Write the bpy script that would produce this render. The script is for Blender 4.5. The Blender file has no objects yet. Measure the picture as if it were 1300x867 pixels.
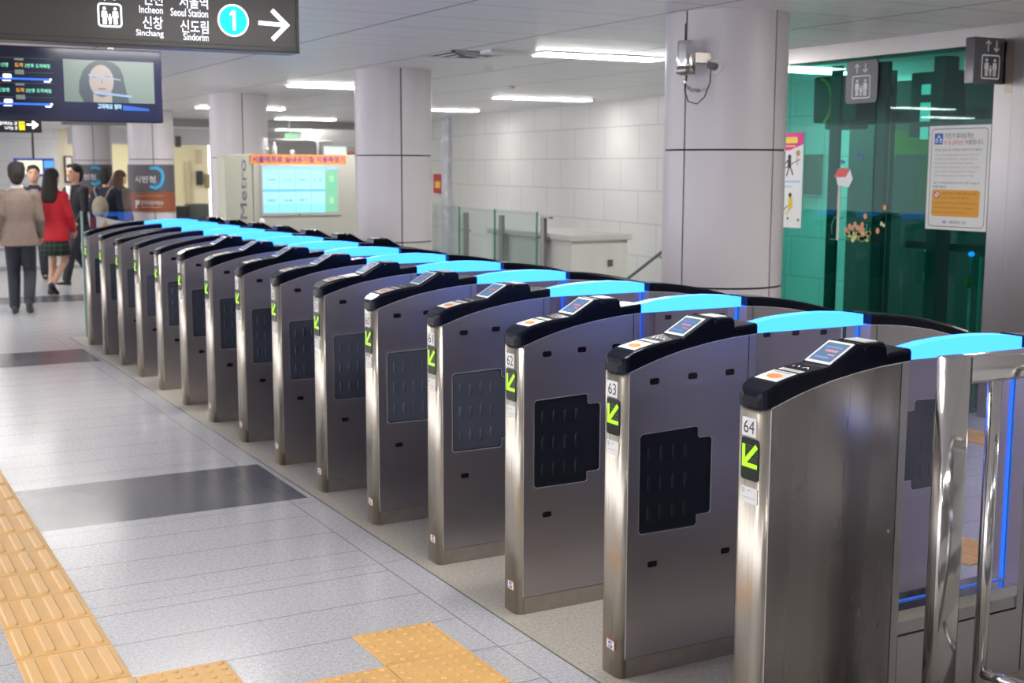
import bpy, bmesh, math, random
from mathutils import Vector, Matrix
from mathutils.geometry import tessellate_polygon
random.seed(7)
S = bpy.context.scene
COL = S.collection
PI = math.pi

# ------------------------------------------------------------------ camera, world, exposure
cd = bpy.data.cameras.new('camera'); cam = bpy.data.objects.new('camera', cd); COL.objects.link(cam)
cd.sensor_width = 36.0; cd.lens = 1611.83 / 1300 * 36.0; cd.clip_end = 200; cd.clip_start = .05
yaw, pit, rol = 0.5042, 0.1368, 0.0028
fw = Vector((math.sin(yaw)*math.cos(pit), math.cos(yaw)*math.cos(pit), -math.sin(pit)))
rt = Vector((math.cos(yaw), -math.sin(yaw), 0)); up = rt.cross(fw)
r2 = rt*math.cos(rol) + up*math.sin(rol); u2 = -rt*math.sin(rol) + up*math.cos(rol)
M = Matrix.Identity(4)
for i in range(3):
    M[i][0] = r2[i]; M[i][1] = u2[i]; M[i][2] = -fw[i]
M.translation = Vector((-2.401, -2.803, 1.7805))
cam.matrix_world = M
cd.dof.use_dof = True; cd.dof.focus_distance = 4.4; cd.dof.aperture_fstop = 5.0
S.camera = cam
S.view_settings.view_transform = 'Standard'; S.view_settings.look = 'None'
S.view_settings.exposure = -0.04; S.view_settings.gamma = 1.0; S.view_settings.use_curve_mapping = False
w = bpy.data.worlds.new('world'); S.world = w; w.use_nodes = True
w.node_tree.nodes['Background'].inputs[0].default_value = (.94, .93, 1.0, 1)
w.node_tree.nodes['Background'].inputs[1].default_value = 3.0
LAMP = 50.0
S.cycles.max_bounces = 8; S.cycles.diffuse_bounces = 4; S.cycles.glossy_bounces = 6
S.cycles.transmission_bounces = 6; S.cycles.transparent_max_bounces = 24
S.cycles.use_denoising = True; S.cycles.sample_clamp_indirect = 6.0
S.cycles.caustics_reflective = False; S.cycles.caustics_refractive = False

# ------------------------------------------------------------------ materials
MATS = {}
def mat(name, col=(.8,.8,.8), rough=.5, metal=0.0, emit=None, es=0.0, spec=.5, noise=None, coat=0, aniso=0, bump=None):
    if name in MATS: return MATS[name]
    m = bpy.data.materials.new(name); m.use_nodes = True; nt = m.node_tree; b = nt.nodes['Principled BSDF']
    b.inputs['Base Color'].default_value = (*col, 1); b.inputs['Roughness'].default_value = rough
    b.inputs['Metallic'].default_value = metal; b.inputs['Specular IOR Level'].default_value = spec
    if coat: b.inputs['Coat Weight'].default_value = coat; b.inputs['Coat Roughness'].default_value = .08
    if aniso: b.inputs['Anisotropic'].default_value = aniso
    if emit: b.inputs['Emission Color'].default_value = (*emit, 1); b.inputs['Emission Strength'].default_value = es
    if noise:                       # (scale xyz, amount, detail, roughness amount)
        sc, amt, ra = noise
        tc = nt.nodes.new('ShaderNodeTexCoord'); mp = nt.nodes.new('ShaderNodeMapping'); mp.inputs['Scale'].default_value = sc
        nz = nt.nodes.new('ShaderNodeTexNoise'); nz.inputs['Scale'].default_value = 1; nz.inputs['Detail'].default_value = 3
        nt.links.new(tc.outputs['Object'], mp.inputs[0]); nt.links.new(mp.outputs[0], nz.inputs['Vector'])
        mr = nt.nodes.new('ShaderNodeMapRange'); mr.inputs['From Min'].default_value = .25; mr.inputs['From Max'].default_value = .75
        mr.inputs['To Min'].default_value = 1-amt; mr.inputs['To Max'].default_value = 1+amt
        nt.links.new(nz.outputs[0], mr.inputs[0])
        vm = nt.nodes.new('ShaderNodeVectorMath'); vm.operation = 'SCALE'; vm.inputs[0].default_value = col
        nt.links.new(mr.outputs[0], vm.inputs['Scale']); nt.links.new(vm.outputs[0], b.inputs['Base Color'])
        if ra:
            m2 = nt.nodes.new('ShaderNodeMapRange'); m2.inputs['From Min'].default_value = .25; m2.inputs['From Max'].default_value = .75
            m2.inputs['To Min'].default_value = rough-ra; m2.inputs['To Max'].default_value = rough+ra
            nt.links.new(nz.outputs[0], m2.inputs[0]); nt.links.new(m2.outputs[0], b.inputs['Roughness'])
        if bump:
            bp = nt.nodes.new('ShaderNodeBump'); bp.inputs['Strength'].default_value = bump; bp.inputs['Distance'].default_value = .01
            nt.links.new(nz.outputs[0], bp.inputs['Height']); nt.links.new(bp.outputs[0], b.inputs['Normal'])
    MATS[name] = m; return m

def glassmat(name, tint, gloss=.12, rough=.02, gcol=(1,1,1)):
    m = bpy.data.materials.new(name); m.use_nodes = True; nt = m.node_tree; nt.nodes.clear()
    o = nt.nodes.new('ShaderNodeOutputMaterial'); t = nt.nodes.new('ShaderNodeBsdfTransparent'); t.inputs[0].default_value = (*tint, 1)
    g = nt.nodes.new('ShaderNodeBsdfGlossy'); g.inputs['Roughness'].default_value = rough; g.inputs[0].default_value = (*gcol, 1)
    fr = nt.nodes.new('ShaderNodeLayerWeight'); fr.inputs[0].default_value = .5
    pw = nt.nodes.new('ShaderNodeMath'); pw.operation = 'POWER'; pw.inputs[1].default_value = 4.0; nt.links.new(fr.outputs['Facing'], pw.inputs[0])
    ad = nt.nodes.new('ShaderNodeMath'); ad.operation = 'MULTIPLY_ADD'; ad.inputs[1].default_value = .40; ad.inputs[2].default_value = gloss; ad.use_clamp = True
    mx = nt.nodes.new('ShaderNodeMixShader')
    nt.links.new(pw.outputs[0], ad.inputs[0]); nt.links.new(ad.outputs[0], mx.inputs[0])
    nt.links.new(t.outputs[0], mx.inputs[1]); nt.links.new(g.outputs[0], mx.inputs[2]); nt.links.new(mx.outputs[0], o.inputs[0])
    MATS[name] = m; return m

class N:                                            # tiny math-node helper
    def __init__(s, nt): s.nt = nt
    def op(s, o, *a, clamp=False):
        n = s.nt.nodes.new('ShaderNodeMath'); n.operation = o; n.use_clamp = clamp
        for i, v in enumerate(a):
            if isinstance(v, (int, float)): n.inputs[i].default_value = v
            else: s.nt.links.new(v, n.inputs[i])
        return n.outputs[0]
    def mix(s, f, a, b):
        n = s.nt.nodes.new('ShaderNodeMix'); n.data_type = 'RGBA'
        for i, v in ((0, f), (6, a), (7, b)):
            if isinstance(v, (int, float)): n.inputs[i].default_value = v
            elif isinstance(v, tuple): n.inputs[i].default_value = (*v, 1)
            else: s.nt.links.new(v, n.inputs[i])
        return n.outputs[2]
    def pos(s):
        g = s.nt.nodes.new('ShaderNodeNewGeometry'); x = s.nt.nodes.new('ShaderNodeSeparateXYZ'); s.nt.links.new(g.outputs['Position'], x.inputs[0])
        return x.outputs[0], x.outputs[1], x.outputs[2]
    def noise(s, scale, detail=2):
        g = s.nt.nodes.new('ShaderNodeNewGeometry'); z = s.nt.nodes.new('ShaderNodeTexNoise'); z.inputs['Scale'].default_value = scale; z.inputs['Detail'].default_value = detail
        s.nt.links.new(g.outputs['Position'], z.inputs['Vector']); return z.outputs[0]

def fmod(n, x, m): return n.op('FLOORED_MODULO', x, m)

def floor_mat():
    m = bpy.data.materials.new('granite floor'); m.use_nodes = True; nt = m.node_tree; b = nt.nodes['Principled BSDF']; n = N(nt)
    x, y, z = n.pos()
    row = n.op('MULTIPLY', n.op('GREATER_THAN', y, -1.2), n.op('LESS_THAN', y, 10.95))
    xs = n.op('ADD', n.op('ABSOLUTE', n.op('SUBTRACT', x, .826)), n.op('MULTIPLY', n.op('SUBTRACT', 1, row), 20))
    t = fmod(n, n.op('SUBTRACT', 3.60, y), 5.53)
    band = n.op('GREATER_THAN', t, 4.64)
    slab = n.op('GREATER_THAN', xs, 1.066); curb = n.op('GREATER_THAN', xs, .916); bandx = n.op('GREATER_THAN', xs, .956)
    sy = n.op('LESS_THAN', fmod(n, n.op('ADD', t, .0025), .3405), .005)
    sx = n.op('LESS_THAN', fmod(n, n.op('ADD', x, .3795), .566), .004)
    sxw = n.op('MULTIPLY', sx, n.op('ADD', .10, n.op('MULTIPLY', band, .6)))
    sy2 = n.op('MULTIPLY', n.op('MULTIPLY', sy, n.op('SUBTRACT', 1, band)), .75)
    l1 = n.op('LESS_THAN', n.op('ABSOLUTE', n.op('SUBTRACT', xs, 1.066)), .003)
    l2 = n.op('LESS_THAN', n.op('ABSOLUTE', n.op('SUBTRACT', xs, .918)), .005)
    cc = n.op('MULTIPLY', n.op('LESS_THAN', fmod(n, n.op('SUBTRACT', y, 1.2), 1.15), .004), curb)
    seam = n.op('MAXIMUM', n.op('MAXIMUM', n.op('MULTIPLY', n.op('MAXIMUM', sxw, sy2), slab), n.op('MULTIPLY', l1, .6)), n.op('MAXIMUM', n.op('MULTIPLY', l2, .8), n.op('MULTIPLY', cc, .6)))
    sp = n.noise(170, 2); sp2 = n.noise(60, 2); big = n.noise(1.3, 3)
    f = n.op('MULTIPLY', n.op('SUBTRACT', n.op('ADD', n.op('MULTIPLY', sp, .65), n.op('MULTIPLY', sp2, .35)), .36), 3.2, clamp=True)
    gran = n.mix(f, (.36, .36, .375), (.66, .66, .68))
    terr = n.mix(f, (.30, .27, .225), (.60, .56, .49))
    base = n.mix(curb, terr, gran)
    bg = n.mix(n.op('MULTIPLY', f, .35), (.10, .102, .118), (.19, .195, .215))
    base = n.mix(n.op('MULTIPLY', band, bandx), base, bg)
    base = n.mix(n.op('MULTIPLY', n.op('SUBTRACT', big, .45, clamp=True), .5), base, (.30, .28, .25))
    base = n.mix(seam, base, (.10, .095, .09))
    nt.links.new(base, b.inputs['Base Color'])
    ro = n.op('ADD', n.op('MULTIPLY', n.op('SUBTRACT', 1, curb), .16), n.op('ADD', .16, n.op('MULTIPLY', big, .14)))
    nt.links.new(ro, b.inputs['Roughness'])
    return m

def ceiling_mat():
    m = bpy.data.materials.new('ceiling panels'); m.use_nodes = True; nt = m.node_tree; b = nt.nodes['Principled BSDF']; n = N(nt)
    x, y, z = n.pos()
    sx = n.op('LESS_THAN', fmod(n, n.op('SUBTRACT', x, 1.155), 1.36), .024)
    sy = n.op('LESS_THAN', fmod(n, n.op('SUBTRACT', y, .21), .34), .010)
    sy2 = n.op('LESS_THAN', fmod(n, n.op('SUBTRACT', y, .21), .68), .016)
    seam = n.op('MAXIMUM', n.op('MULTIPLY', sx, .8), n.op('MAXIMUM', n.op('MULTIPLY', sy, .25), n.op('MULTIPLY', sy2, .55)))
    c = n.mix(seam, (.88, .875, .88), (.10, .10, .11))
    nt.links.new(c, b.inputs['Base Color'])
    b.inputs['Roughness'].default_value = .33; b.inputs['Specular IOR Level'].default_value = .6
    nz = n.noise(1.1, 2); bp = nt.nodes.new('ShaderNodeBump'); bp.inputs['Strength'].default_value = .25; bp.inputs['Distance'].default_value = .03
    nt.links.new(nz, bp.inputs['Height']); nt.links.new(bp.outputs[0], b.inputs['Normal'])
    return m

def tilewall_mat(name, axis, tw=1.21, th=.605, col=(.70, .705, .68), off=0.0, z0=.02):
    m = bpy.data.materials.new(name); m.use_nodes = True; nt = m.node_tree; b = nt.nodes['Principled BSDF']; n = N(nt)
    p = n.pos(); u = p[axis]; z = p[2]
    zz = n.op('SUBTRACT', z, z0)
    row = n.op('FLOOR', n.op('DIVIDE', zz, th))
    sh = n.op('MULTIPLY', fmod(n, row, 2), tw/2)
    sz = n.op('LESS_THAN', fmod(n, zz, th), .014)
    su = n.op('LESS_THAN', fmod(n, n.op('ADD', n.op('ADD', u, sh), off), tw), .014)
    seam = n.op('MULTIPLY', n.op('MAXIMUM', sz, su), .55)
    big = n.noise(1.5, 3)
    c = n.mix(big, tuple(v*.93 for v in col), tuple(min(1, v*1.06) for v in col))
    c = n.mix(seam, c, (.30, .30, .30))
    nt.links.new(c, b.inputs['Base Color']); b.inputs['Roughness'].default_value = .38
    return m

m_floor = floor_mat(); m_ceil = ceiling_mat()
m_wallR = tilewall_mat('white wall tiles lengthwise', 1, tw=1.05, th=.47)
m_wallF = tilewall_mat('white wall tiles crosswise', 0, tw=1.2, th=.62, col=(.68, .68, .70))
m_wallX = mat('painted wall', (.45, .43, .42), .6)
m_steel = mat('brushed steel', (.46, .435, .44), .34, 1, noise=((4, 4, 160), .03, .02))
m_steel_v = mat('vertical brushed steel', (.50, .455, .385), .30, 1, noise=((240, 240, 2), .07, .04))
m_steel_p = mat('polished steel tube', (.62, .60, .57), .11, 1, noise=((2, 2, 3), .05, .03))
m_steel_d = mat('reflection-toned steel', (.30, .275, .26), .27, 1, noise=((9, 9, .5), .13, .04))  # dark reflections and soft bands of the gate side put into the colour
m_steel_w = mat('satin steel cladding', (.36, .34, .33), .33, 1, noise=((7, 7, .6), .04, .03))
m_kick = mat('scuffed steel skirting', (.46, .42, .38), .36, 1, noise=((14, 14, 14), .12, .06))
m_gap = mat('dark gap', (.012, .012, .014), .6)
m_black = mat('glossy black plastic', (.004, .005, .012), .16, spec=.16)
m_slot = mat('sensor window', (.012, .005, .008), .12)
m_pad = mat('slate flap pad', (.050, .058, .080), .45, spec=.3, noise=((9, 9, 9), .12, .05))
m_padk = mat('reflection-darkened flap pad', (.012, .014, .022), .42, spec=.2, noise=((9, 9, 9), .12, .05))  # same pad as the slate one; dark reflections put into its colour
m_plate = mat('white plate', (.78, .78, .76), .4)
m_white = mat('white print', (.85, .85, .85), .5)
m_ink = mat('black ink', (.02, .02, .022), .5)
m_grey = mat('grey print', (.33, .34, .36), .5)
m_orange = mat('orange print', (.85, .28, .05), .5)
m_arc = mat('cyan light panel', (.02, .10, .14), .25, emit=(.125, .86, 4.5), es=1.0)
m_led = mat('blue led edge', (.02, .05, .3), .3, emit=(.02, .20, 1.0), es=1.0)
m_led2 = mat('pale blue led edge', (.02, .05, .3), .3, emit=(.05, .22, .85), es=.7)
m_green = mat('green led arrow', (.1, .3, 0), .4, emit=(.50, 1.0, .005), es=1.05)
m_green2 = mat('dim green led', (.03, .06, 0), .3, emit=(.10, .22, .0), es=.35)
m_disp = mat('dark display window', (.005, .011, .003), .12, spec=.25)
m_lcd = mat('lcd screen', (.03, .05, .08), .12, emit=(.16, .30, .47), es=.62)
m_lcdt = mat('lcd red print', (.3, .1, .15), .3, emit=(.42, .16, .30), es=.5)
m_lcdb = mat('lcd blue print', (.05, .1, .3), .3, emit=(.06, .14, .36), es=.6)
m_glass = glassmat('flap glass', (.96, .97, .98), .04, .02)
m_flap = glassmat('led-glow tinted flap glass', (.83, .82, .97), .05, .03)  # violet tint stands in for led light scattering in the glass
m_bglass = glassmat('balustrade glass', (.90, .95, .935), .04)
m_eglass = glassmat('green elevator glass', (.30, .77, .69), .018, .015)
m_gedge = mat('glass edge', (.10, .30, .25), .2)
m_col = mat('column cladding', (.64, .60, .61), .36, spec=.55, noise=((.8, .8, .6), .03, .03))
m_yel = mat('yellow tactile tile', (.72, .42, .14), .45, noise=((5, 5, 5), .10, .06))
m_yel2 = mat('yellow tactile bar', (.74, .45, .17), .42)
m_sign = mat('dark sign face', (.085, .078, .072), .30, spec=.5)
m_signfr = mat('sign frame', (.04, .038, .036), .35)
m_lit = mat('lit white lettering', (.8, .8, .8), .4, emit=(.86, .88, 1.0), es=1.25)
m_cyan = mat('lit cyan disc', (.0, .6, .7), .4, emit=(.0, .72, .80), es=1.0)
m_lamp = mat('lamp diffuser', (.9, .9, .9), .4, emit=(1.0, .97, .93), es=LAMP)
m_lamp3 = mat('softer lamp diffuser', (.9, .9, .9), .4, emit=(1.0, .97, .93), es=LAMP*.5)
m_lamp2 = mat('warm lamp diffuser', (.9, .9, .9), .4, emit=(1.0, .93, .62), es=16.0)
m_whitem = mat('white enamel', (.72, .72, .72), .35)
m_navy = mat('navy screen bezel', (.008, .010, .03), .22, spec=.6)
m_scrblk = mat('screen black', (.004, .006, .008), .15)
def em(name, c, s=1.0, rough=.4): return mat(name, tuple(v*.3 for v in c), rough, emit=c, es=s)

# ------------------------------------------------------------------ mesh builder
class MB:
    def __init__(s): s.v = []; s.f = []; s.m = []; s.sm = []; s.cur = 0
    def add(s, vs, fs, smooth=False):
        o = len(s.v); s.v += [tuple(p) for p in vs]
        for f in fs: s.f.append([i+o for i in f]); s.m.append(s.cur); s.sm.append(smooth)
        return s
    def box(s, x0, y0, z0, x1, y1, z1):
        x0, x1 = sorted((x0, x1)); y0, y1 = sorted((y0, y1)); z0, z1 = sorted((z0, z1))
        return s.add([(x0,y0,z0),(x1,y0,z0),(x1,y1,z0),(x0,y1,z0),(x0,y0,z1),(x1,y0,z1),(x1,y1,z1),(x0,y1,z1)],
              [(0,3,2,1),(4,5,6,7),(0,1,5,4),(1,2,6,5),(2,3,7,6),(3,0,4,7)])
    def rings(s, R, cap=True, smooth=True, closed=True):
        n = len(R[0]); vs = [p for r in R for p in r]; fs = []
        for i in range(len(R)-1):
            for j in range(n if closed else n-1):
                k = (j+1) % n; fs.append((i*n+j, i*n+k, (i+1)*n+k, (i+1)*n+j))
        s.add(vs, fs, smooth)
        if cap:
            o = len(s.v)-len(vs)
            s.f.append([o+i for i in range(n)][::-1]); s.m.append(s.cur); s.sm.append(False)
            s.f.append([o+(len(R)-1)*n+i for i in range(n)]); s.m.append(s.cur); s.sm.append(False)
        return s
    def tube(s, pts, r, n=12, cap=True):
        pts = [Vector(p) for p in pts]; R = []
        rs = r if isinstance(r, (list, tuple)) else [r]*len(pts)
        ref = None
        for i, p in enumerate(pts):
            t = (pts[min(i+1, len(pts)-1)] - pts[max(i-1, 0)]).normalized()
            if ref is None:
                ref = Vector((0,0,1)) if abs(t.z) < .9 else Vector((0,1,0))
            a = (ref - t*ref.dot(t)).normalized(); ref = a; b = t.cross(a)
            R.append([p + a*math.cos(2*PI*k/n)*rs[i] + b*math.sin(2*PI*k/n)*rs[i] for k in range(n)])
        return s.rings(R, cap)
    def cyl(s, c, r, z0, z1, n=24, r1=None):
        r1 = r if r1 is None else r1
        return s.rings([[(c[0]+rr*math.cos(2*PI*k/n), c[1]+rr*math.sin(2*PI*k/n), z) for k in range(n)] for rr, z in ((r, z0), (r1, z1))])
    def lathe(s, c, prof, n=20):
        return s.rings([[(c[0]+r*math.cos(2*PI*k/n), c[1]+r*math.sin(2*PI*k/n), c[2]+z) for k in range(n)] for r, z in prof])
    def ell(s, c, r, n=14, m=9, smooth=True):
        c = Vector(c); R = []
        for i in range(m+1):
            ph = -PI/2 + PI*i/m; cr = max(math.cos(ph), .02)
            R.append([(c.x+r[0]*cr*math.cos(2*PI*k/n), c.y+r[1]*cr*math.sin(2*PI*k/n), c.z+r[2]*math.sin(ph)) for k in range(n)])
        return s.rings(R, True, smooth)
    def prism(s, poly, fn, d0, d1, smooth=False):            # poly 2D, fn(a,b,d) -> 3D
        n = len(poly)
        A = [fn(a, b, d0) for a, b in poly]; B = [fn(a, b, d1) for a, b in poly]
        return s.add(A+B, [list(range(n))[::-1], list(range(n, 2*n))] + [(i, (i+1) % n, n+(i+1) % n, n+i) for i in range(n)], smooth)
    def flat(s, poly, fn, d):
        return s.add([fn(a, b, d) for a, b in poly], [list(range(len(poly)))])
    def mesh(s, name, mats):
        me = bpy.data.meshes.new(name); me.from_pydata(s.v, [], s.f)
        for m in (mats if isinstance(mats, (list, tuple)) else [mats]): me.materials.append(m)
        me.polygons.foreach_set('material_index', s.m); me.polygons.foreach_set('use_smooth', s.sm)
        bm = bmesh.new(); bm.from_mesh(me); bmesh.ops.recalc_face_normals(bm, faces=bm.faces); bm.to_mesh(me); bm.free()
        me.update(); return me

def link(name, me, parent=None, bevel=0, seg=2):
    o = bpy.data.objects.new(name, me); COL.objects.link(o); o.parent = parent
    if bevel:
        b = o.modifiers.new('bevel', 'BEVEL'); b.width = bevel; b.segments = seg; b.limit_method = 'ANGLE'; b.angle_limit = .6
        b.harden_normals = False
    return o
def obj(name, mb, m, parent=None, bevel=0, seg=2): return link(name, mb.mesh(name, m), parent, bevel, seg)
def tag(o, label, cat, group=None):
    o['label'] = label; o['category'] = cat
    if group: o['group'] = group
    return o
def lab(o, label): o['label'] = label; return o
def thing(name, label, cat, loc=(0,0,0), rz=0, group=None):
    o = bpy.data.objects.new(name, None); COL.objects.link(o); o.location = loc; o.rotation_euler = (0, 0, rz); o.empty_display_size = .1
    return tag(o, label, cat, group)
def struct(name, mb, m, parent=None, bevel=0):
    o = obj(name, mb, m, parent, bevel); o['kind'] = 'structure'; return o
def B(*a): return MB().box(*a)

def frY(y, dx=0, dz=0): return lambda a, b, d: (a-dx, y-d, b-dz)     # board facing -Y
def frX(x): return lambda a, b, d: (x-d, a, b)           # board facing -X (a = world Y)
def off(fn, o): return lambda a, b, d: tuple(Vector(fn(a, b, d)) - Vector(o))

def rect(x0, z0, x1, z1): return [(x0, z0), (x1, z0), (x1, z1), (x0, z1)]
def rrect(x0, z0, x1, z1, r, n=4):
    sx = 1 if x1 > x0 else -1; pts = []
    for cx, cz, a0 in ((x1-sx*r, z0+r, -90), (x1-sx*r, z1-r, 0), (x0+sx*r, z1-r, 90), (x0+sx*r, z0+r, 180)):
        for k in range(n+1):
            a = math.radians(a0 + 90*k/n); pts.append((cx + sx*r*math.cos(a), cz + r*math.sin(a)))
    return pts
def circ(cx, cz, r, n=28, ry=None): return [(cx+r*math.cos(2*PI*k/n), cz+(ry or r)*math.sin(2*PI*k/n)) for k in range(n)]
def ringq(outer, inner):
    n = len(outer); return [[outer[i], outer[(i+1) % n], inner[(i+1) % n], inner[i]] for i in range(n)]
def stroke(p, q, w):
    d = Vector((q[0]-p[0], q[1]-p[1])); k = Vector((-d.y, d.x)).normalized()*w/2
    return [(p[0]+k.x, p[1]+k.y), (q[0]+k.x, q[1]+k.y), (q[0]-k.x, q[1]-k.y), (p[0]-k.x, p[1]-k.y)]
def path(pts, w): return [stroke(pts[i], pts[i+1], w) for i in range(len(pts)-1)]

def draw(name, polys, fn, d, m, parent, th=0):
    mb = MB()
    for p in polys:
        if th: mb.prism(p, fn, d, d+th)
        else: mb.flat(p, fn, d)
    return obj(name, mb, m, parent)

def textpoly(s, a0, a1, z0, z1, bold=0, keep=False):
    """returns (verts2d, faces) of the text fitted to the box"""
    c = bpy.data.curves.new('tmp', 'FONT'); c.body = s; c.resolution_u = 3; c.offset = bold
    o = bpy.data.objects.new('tmp', c); COL.objects.link(o)
    dg = bpy.context.evaluated_depsgraph_get(); me = bpy.data.meshes.new_from_object(o.evaluated_get(dg))
    V = [(v.co.x, v.co.y) for v in me.vertices]; F = [list(p.vertices) for p in me.polygons]
    bpy.data.objects.remove(o); bpy.data.curves.remove(c); bpy.data.meshes.remove(me)
    if not V: return [], []
    xs = [v[0] for v in V]; ys = [v[1] for v in V]; w_ = max(xs)-min(xs) or 1; h_ = max(ys)-min(ys) or 1
    return [(a0+(x-min(xs))/w_*(a1-a0), z0+(y-min(ys))/h_*(z1-z0)) for x, y in V], F
def text(name, items, fn, d, m, parent):
    if name in ('korean_names', 'english_names', 'destination_text', 'screen_values', 'screen_marks', 'lettering'):
        nm = {'korean_names': 'korean_name', 'english_names': 'english_name', 'screen_values': 'screen_value', 'screen_marks': 'screen_mark'}.get(name, name)
        for it in items:
            V, F = textpoly(*it); obj(nm, MB().add([fn(a, b, d) for a, b in V], F), m, parent)
        return
    mb = MB()
    for it in items:
        V, F = textpoly(*it)
        if V: mb.add([fn(a, b, d) for a, b in V], F)
    return obj(name, mb, m, parent)

# ------------------------------------------------------------------ setting
HC = 2.764
struct('floor', B(-9, -9, -.1, 14, 36, 0), m_floor)
struct('ceiling', B(-9, -9, HC, 14, 36, HC+.1), m_ceil)
struct('wall_behind', B(-9, -9.1, 0, 14, -9, HC), m_wallX)  # unseen wall, added for the steel to reflect
wr = [(7.75, -9), (7.75, 4), (7.9, 9), (8.24, 13.2), (8.50, 15.7), (8.75, 18.9), (9.15, 20.9)]
mb = MB(); n = len(wr)
mb.add([(x, y, 0) for x, y in wr]+[(x, y, HC) for x, y in wr]+[(x+.3, y, 0) for x, y in wr]+[(x+.3, y, HC) for x, y in wr],
       [(i, i+1, n+i+1, n+i) for i in range(n-1)] + [(2*n+i, 3*n+i, 3*n+i+1, 2*n+i+1) for i in range(n-1)] + [(n-1, 3*n-1, 4*n-1, 2*n-1)])
struct('wall_right', mb, m_wallR)
struct('wall_alcove', B(9.6, 20.9, 0, 9.8, 34, HC), m_wallR)
struct('wall_far', B(-9, 34, 0, 3.69, 34.2, HC), m_wallF)
m_cream = mat('cream wall', (.80, .74, .50), .6, noise=((1, 1, 1), .04, 0))
m_beige = mat('beige wall', (.66, .60, .48), .6)
struct('wall_entry', B(3.69, 34, 0, 4.06, 34.6, HC), m_beige)
struct('wall_office', B(3.62, 34.6, 0, 8.0, 34.8, HC), m_cream)
struct('wall_far_right', B(8.0, 34, 0, 14, 34.2, HC), m_wallF)
struct('trim_1', B(3.62, 31.8, 2.34, 8.0, 32.1, HC), mat('white header', (.62, .61, .62), .5))
mb = B(2.2, 24.3, 2.60, 9.6, 24.55, HC); struct('trim_2', mb, mat('grey ceiling beam', (.30, .29, .285), .5))
# marble pillar at the end of the right-hand wall
t = thing('marble_pillar', 'tall white marble pillar at the far end of the tiled wall', 'pillar', (9.2, 20.75, 0))
m_marble = mat('veined marble', (.70, .72, .78), .25, noise=((7, 7, 5), .16, .05))
obj('shaft', B(-.19, -.15, .12, .16, .15, HC), m_marble, t, .01); obj('base', B(-.22, -.18, 0, .19, .18, .12), m_marble, t)

# ------------------------------------------------------------------ ceiling lights
def lamp(x0, x1, y, wid=.23, label=None, group=None, m=None, z=HC):
    t = thing('ceiling_light', label, 'ceiling light', ((x0+x1)/2, y, z), 0, group)
    hx = (x1-x0)/2; hy = wid/2
    mb = MB()
    for a in ((-hx-.03, -hy-.03, -.014, hx+.03, -hy, 0), (-hx-.03, hy, -.014, hx+.03, hy+.03, 0), (-hx-.03, -hy, -.014, -hx, hy, 0), (hx, -hy, -.014, hx+.03, hy, 0)): mb.box(*a)
    obj('frame', mb, m_whitem, t)
    obj('diffuser', B(-hx, -hy, -.026, hx, hy, -.002), m or m_lamp, t)
    return t
lamp(3.22, 4.46, 6.91, label='bright long ceiling light left of the nearest round column, beside the air vent')
lamp(6.2, 7.6, 7.25, label='ceiling light seen through the green elevator glass, right of the nearest column')
lamp(6.22, 7.75, 13.3, m=m_lamp3, label='second long ceiling light, above the white tiled wall')
lamp(6.75, 7.98, 17.35, m=m_lamp3, label='short-looking ceiling light just right of the second round column')
lamp(2.80, 4.05, 12.2, label='ceiling light running behind the top left of the second round column')
lamp(3.40, 4.87, 18.6, label='ceiling light passing behind the third round column')
lamp(8.75, 10.7, 30.4, .4, label='far ceiling light above the air-quality screen, beyond the grey beam', z=HC)
lamp(4.6, 5.5, 32.6, .3, label='far ceiling light between the two banner columns', z=HC)
for x, ys in ((0, (6.93, 12.5, 17.2, 22.6, 28.5)), (3.9, (1.2, -4.5)), (0, (1.2, -4.5)), (-3.9, (-4.5, 1.2, 6.93, 12.5, 17.2, 22.6)), (-7.2, (4.0, 9.5, 15)), (6.8, (-1.5, 22.8)), (3.9, (28.5,))):  # rows outside the view are unseen lights, added to brighten the hall
    for y in ys:
        hid = (x == 0 and y > 6) or (x == 6.8 and y > 20) or x == 3.9 and y > 20
        lamp(x-.62, x+.62, y, label='ceiling light hidden by the hanging signs or columns' if hid else 'added unseen ceiling light outside the left, right or near side of the picture',
             group='ceiling lights hidden by signs and columns' if hid else 'added ceiling lights beyond the picture edge')
for x0, x1 in ((4.3, 5.1), (5.9, 6.9)):
    lamp(x0, x1, 33.2, .2, label='yellowish ceiling light inside the far office, '+('left part' if x0 < 5 else 'right part'), m=m_lamp2)
# junction cover and air vent next to the near light
t = tag(obj('ceiling_cover_plate', B(2.72, 6.86, HC-.03, 3.16, 7.06, HC), m_whitem, None, .004), 'small white cover plate at the left end of the nearest ceiling light', 'cover plate')
t = thing('ceiling_vent', 'square louvred white air vent in the ceiling beside the nearest light', 'air vent', (2.78, 7.42, HC))
mb = MB()
for k, a in enumerate((.30, .22, .14)):
    z = -.012 - .008*k
    for b_ in ((-a, -a, z, a, -a+.035, z+.006), (-a, a-.035, z, a, a, z+.006), (-a, -a, z, -a+.035, a, z+.006), (a-.035, -a, z, a, a, z+.006)): mb.box(*b_)
obj('louvres', mb, m_whitem, t); obj('backing', B(-.29, -.29, -.006, .29, .29, -.001), mat('vent dark', (.10, .10, .10), .7), t)
for x, y, l in ((3.6, 8.6, 'near'), (5.3, 11.2, 'far')):
    tag(obj('smoke_detector', MB().cyl((x, y), .05, HC-.03, HC, 16), m_whitem), 'small round white smoke detector on the ceiling, %s one of the two' % l, 'smoke detector')

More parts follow.
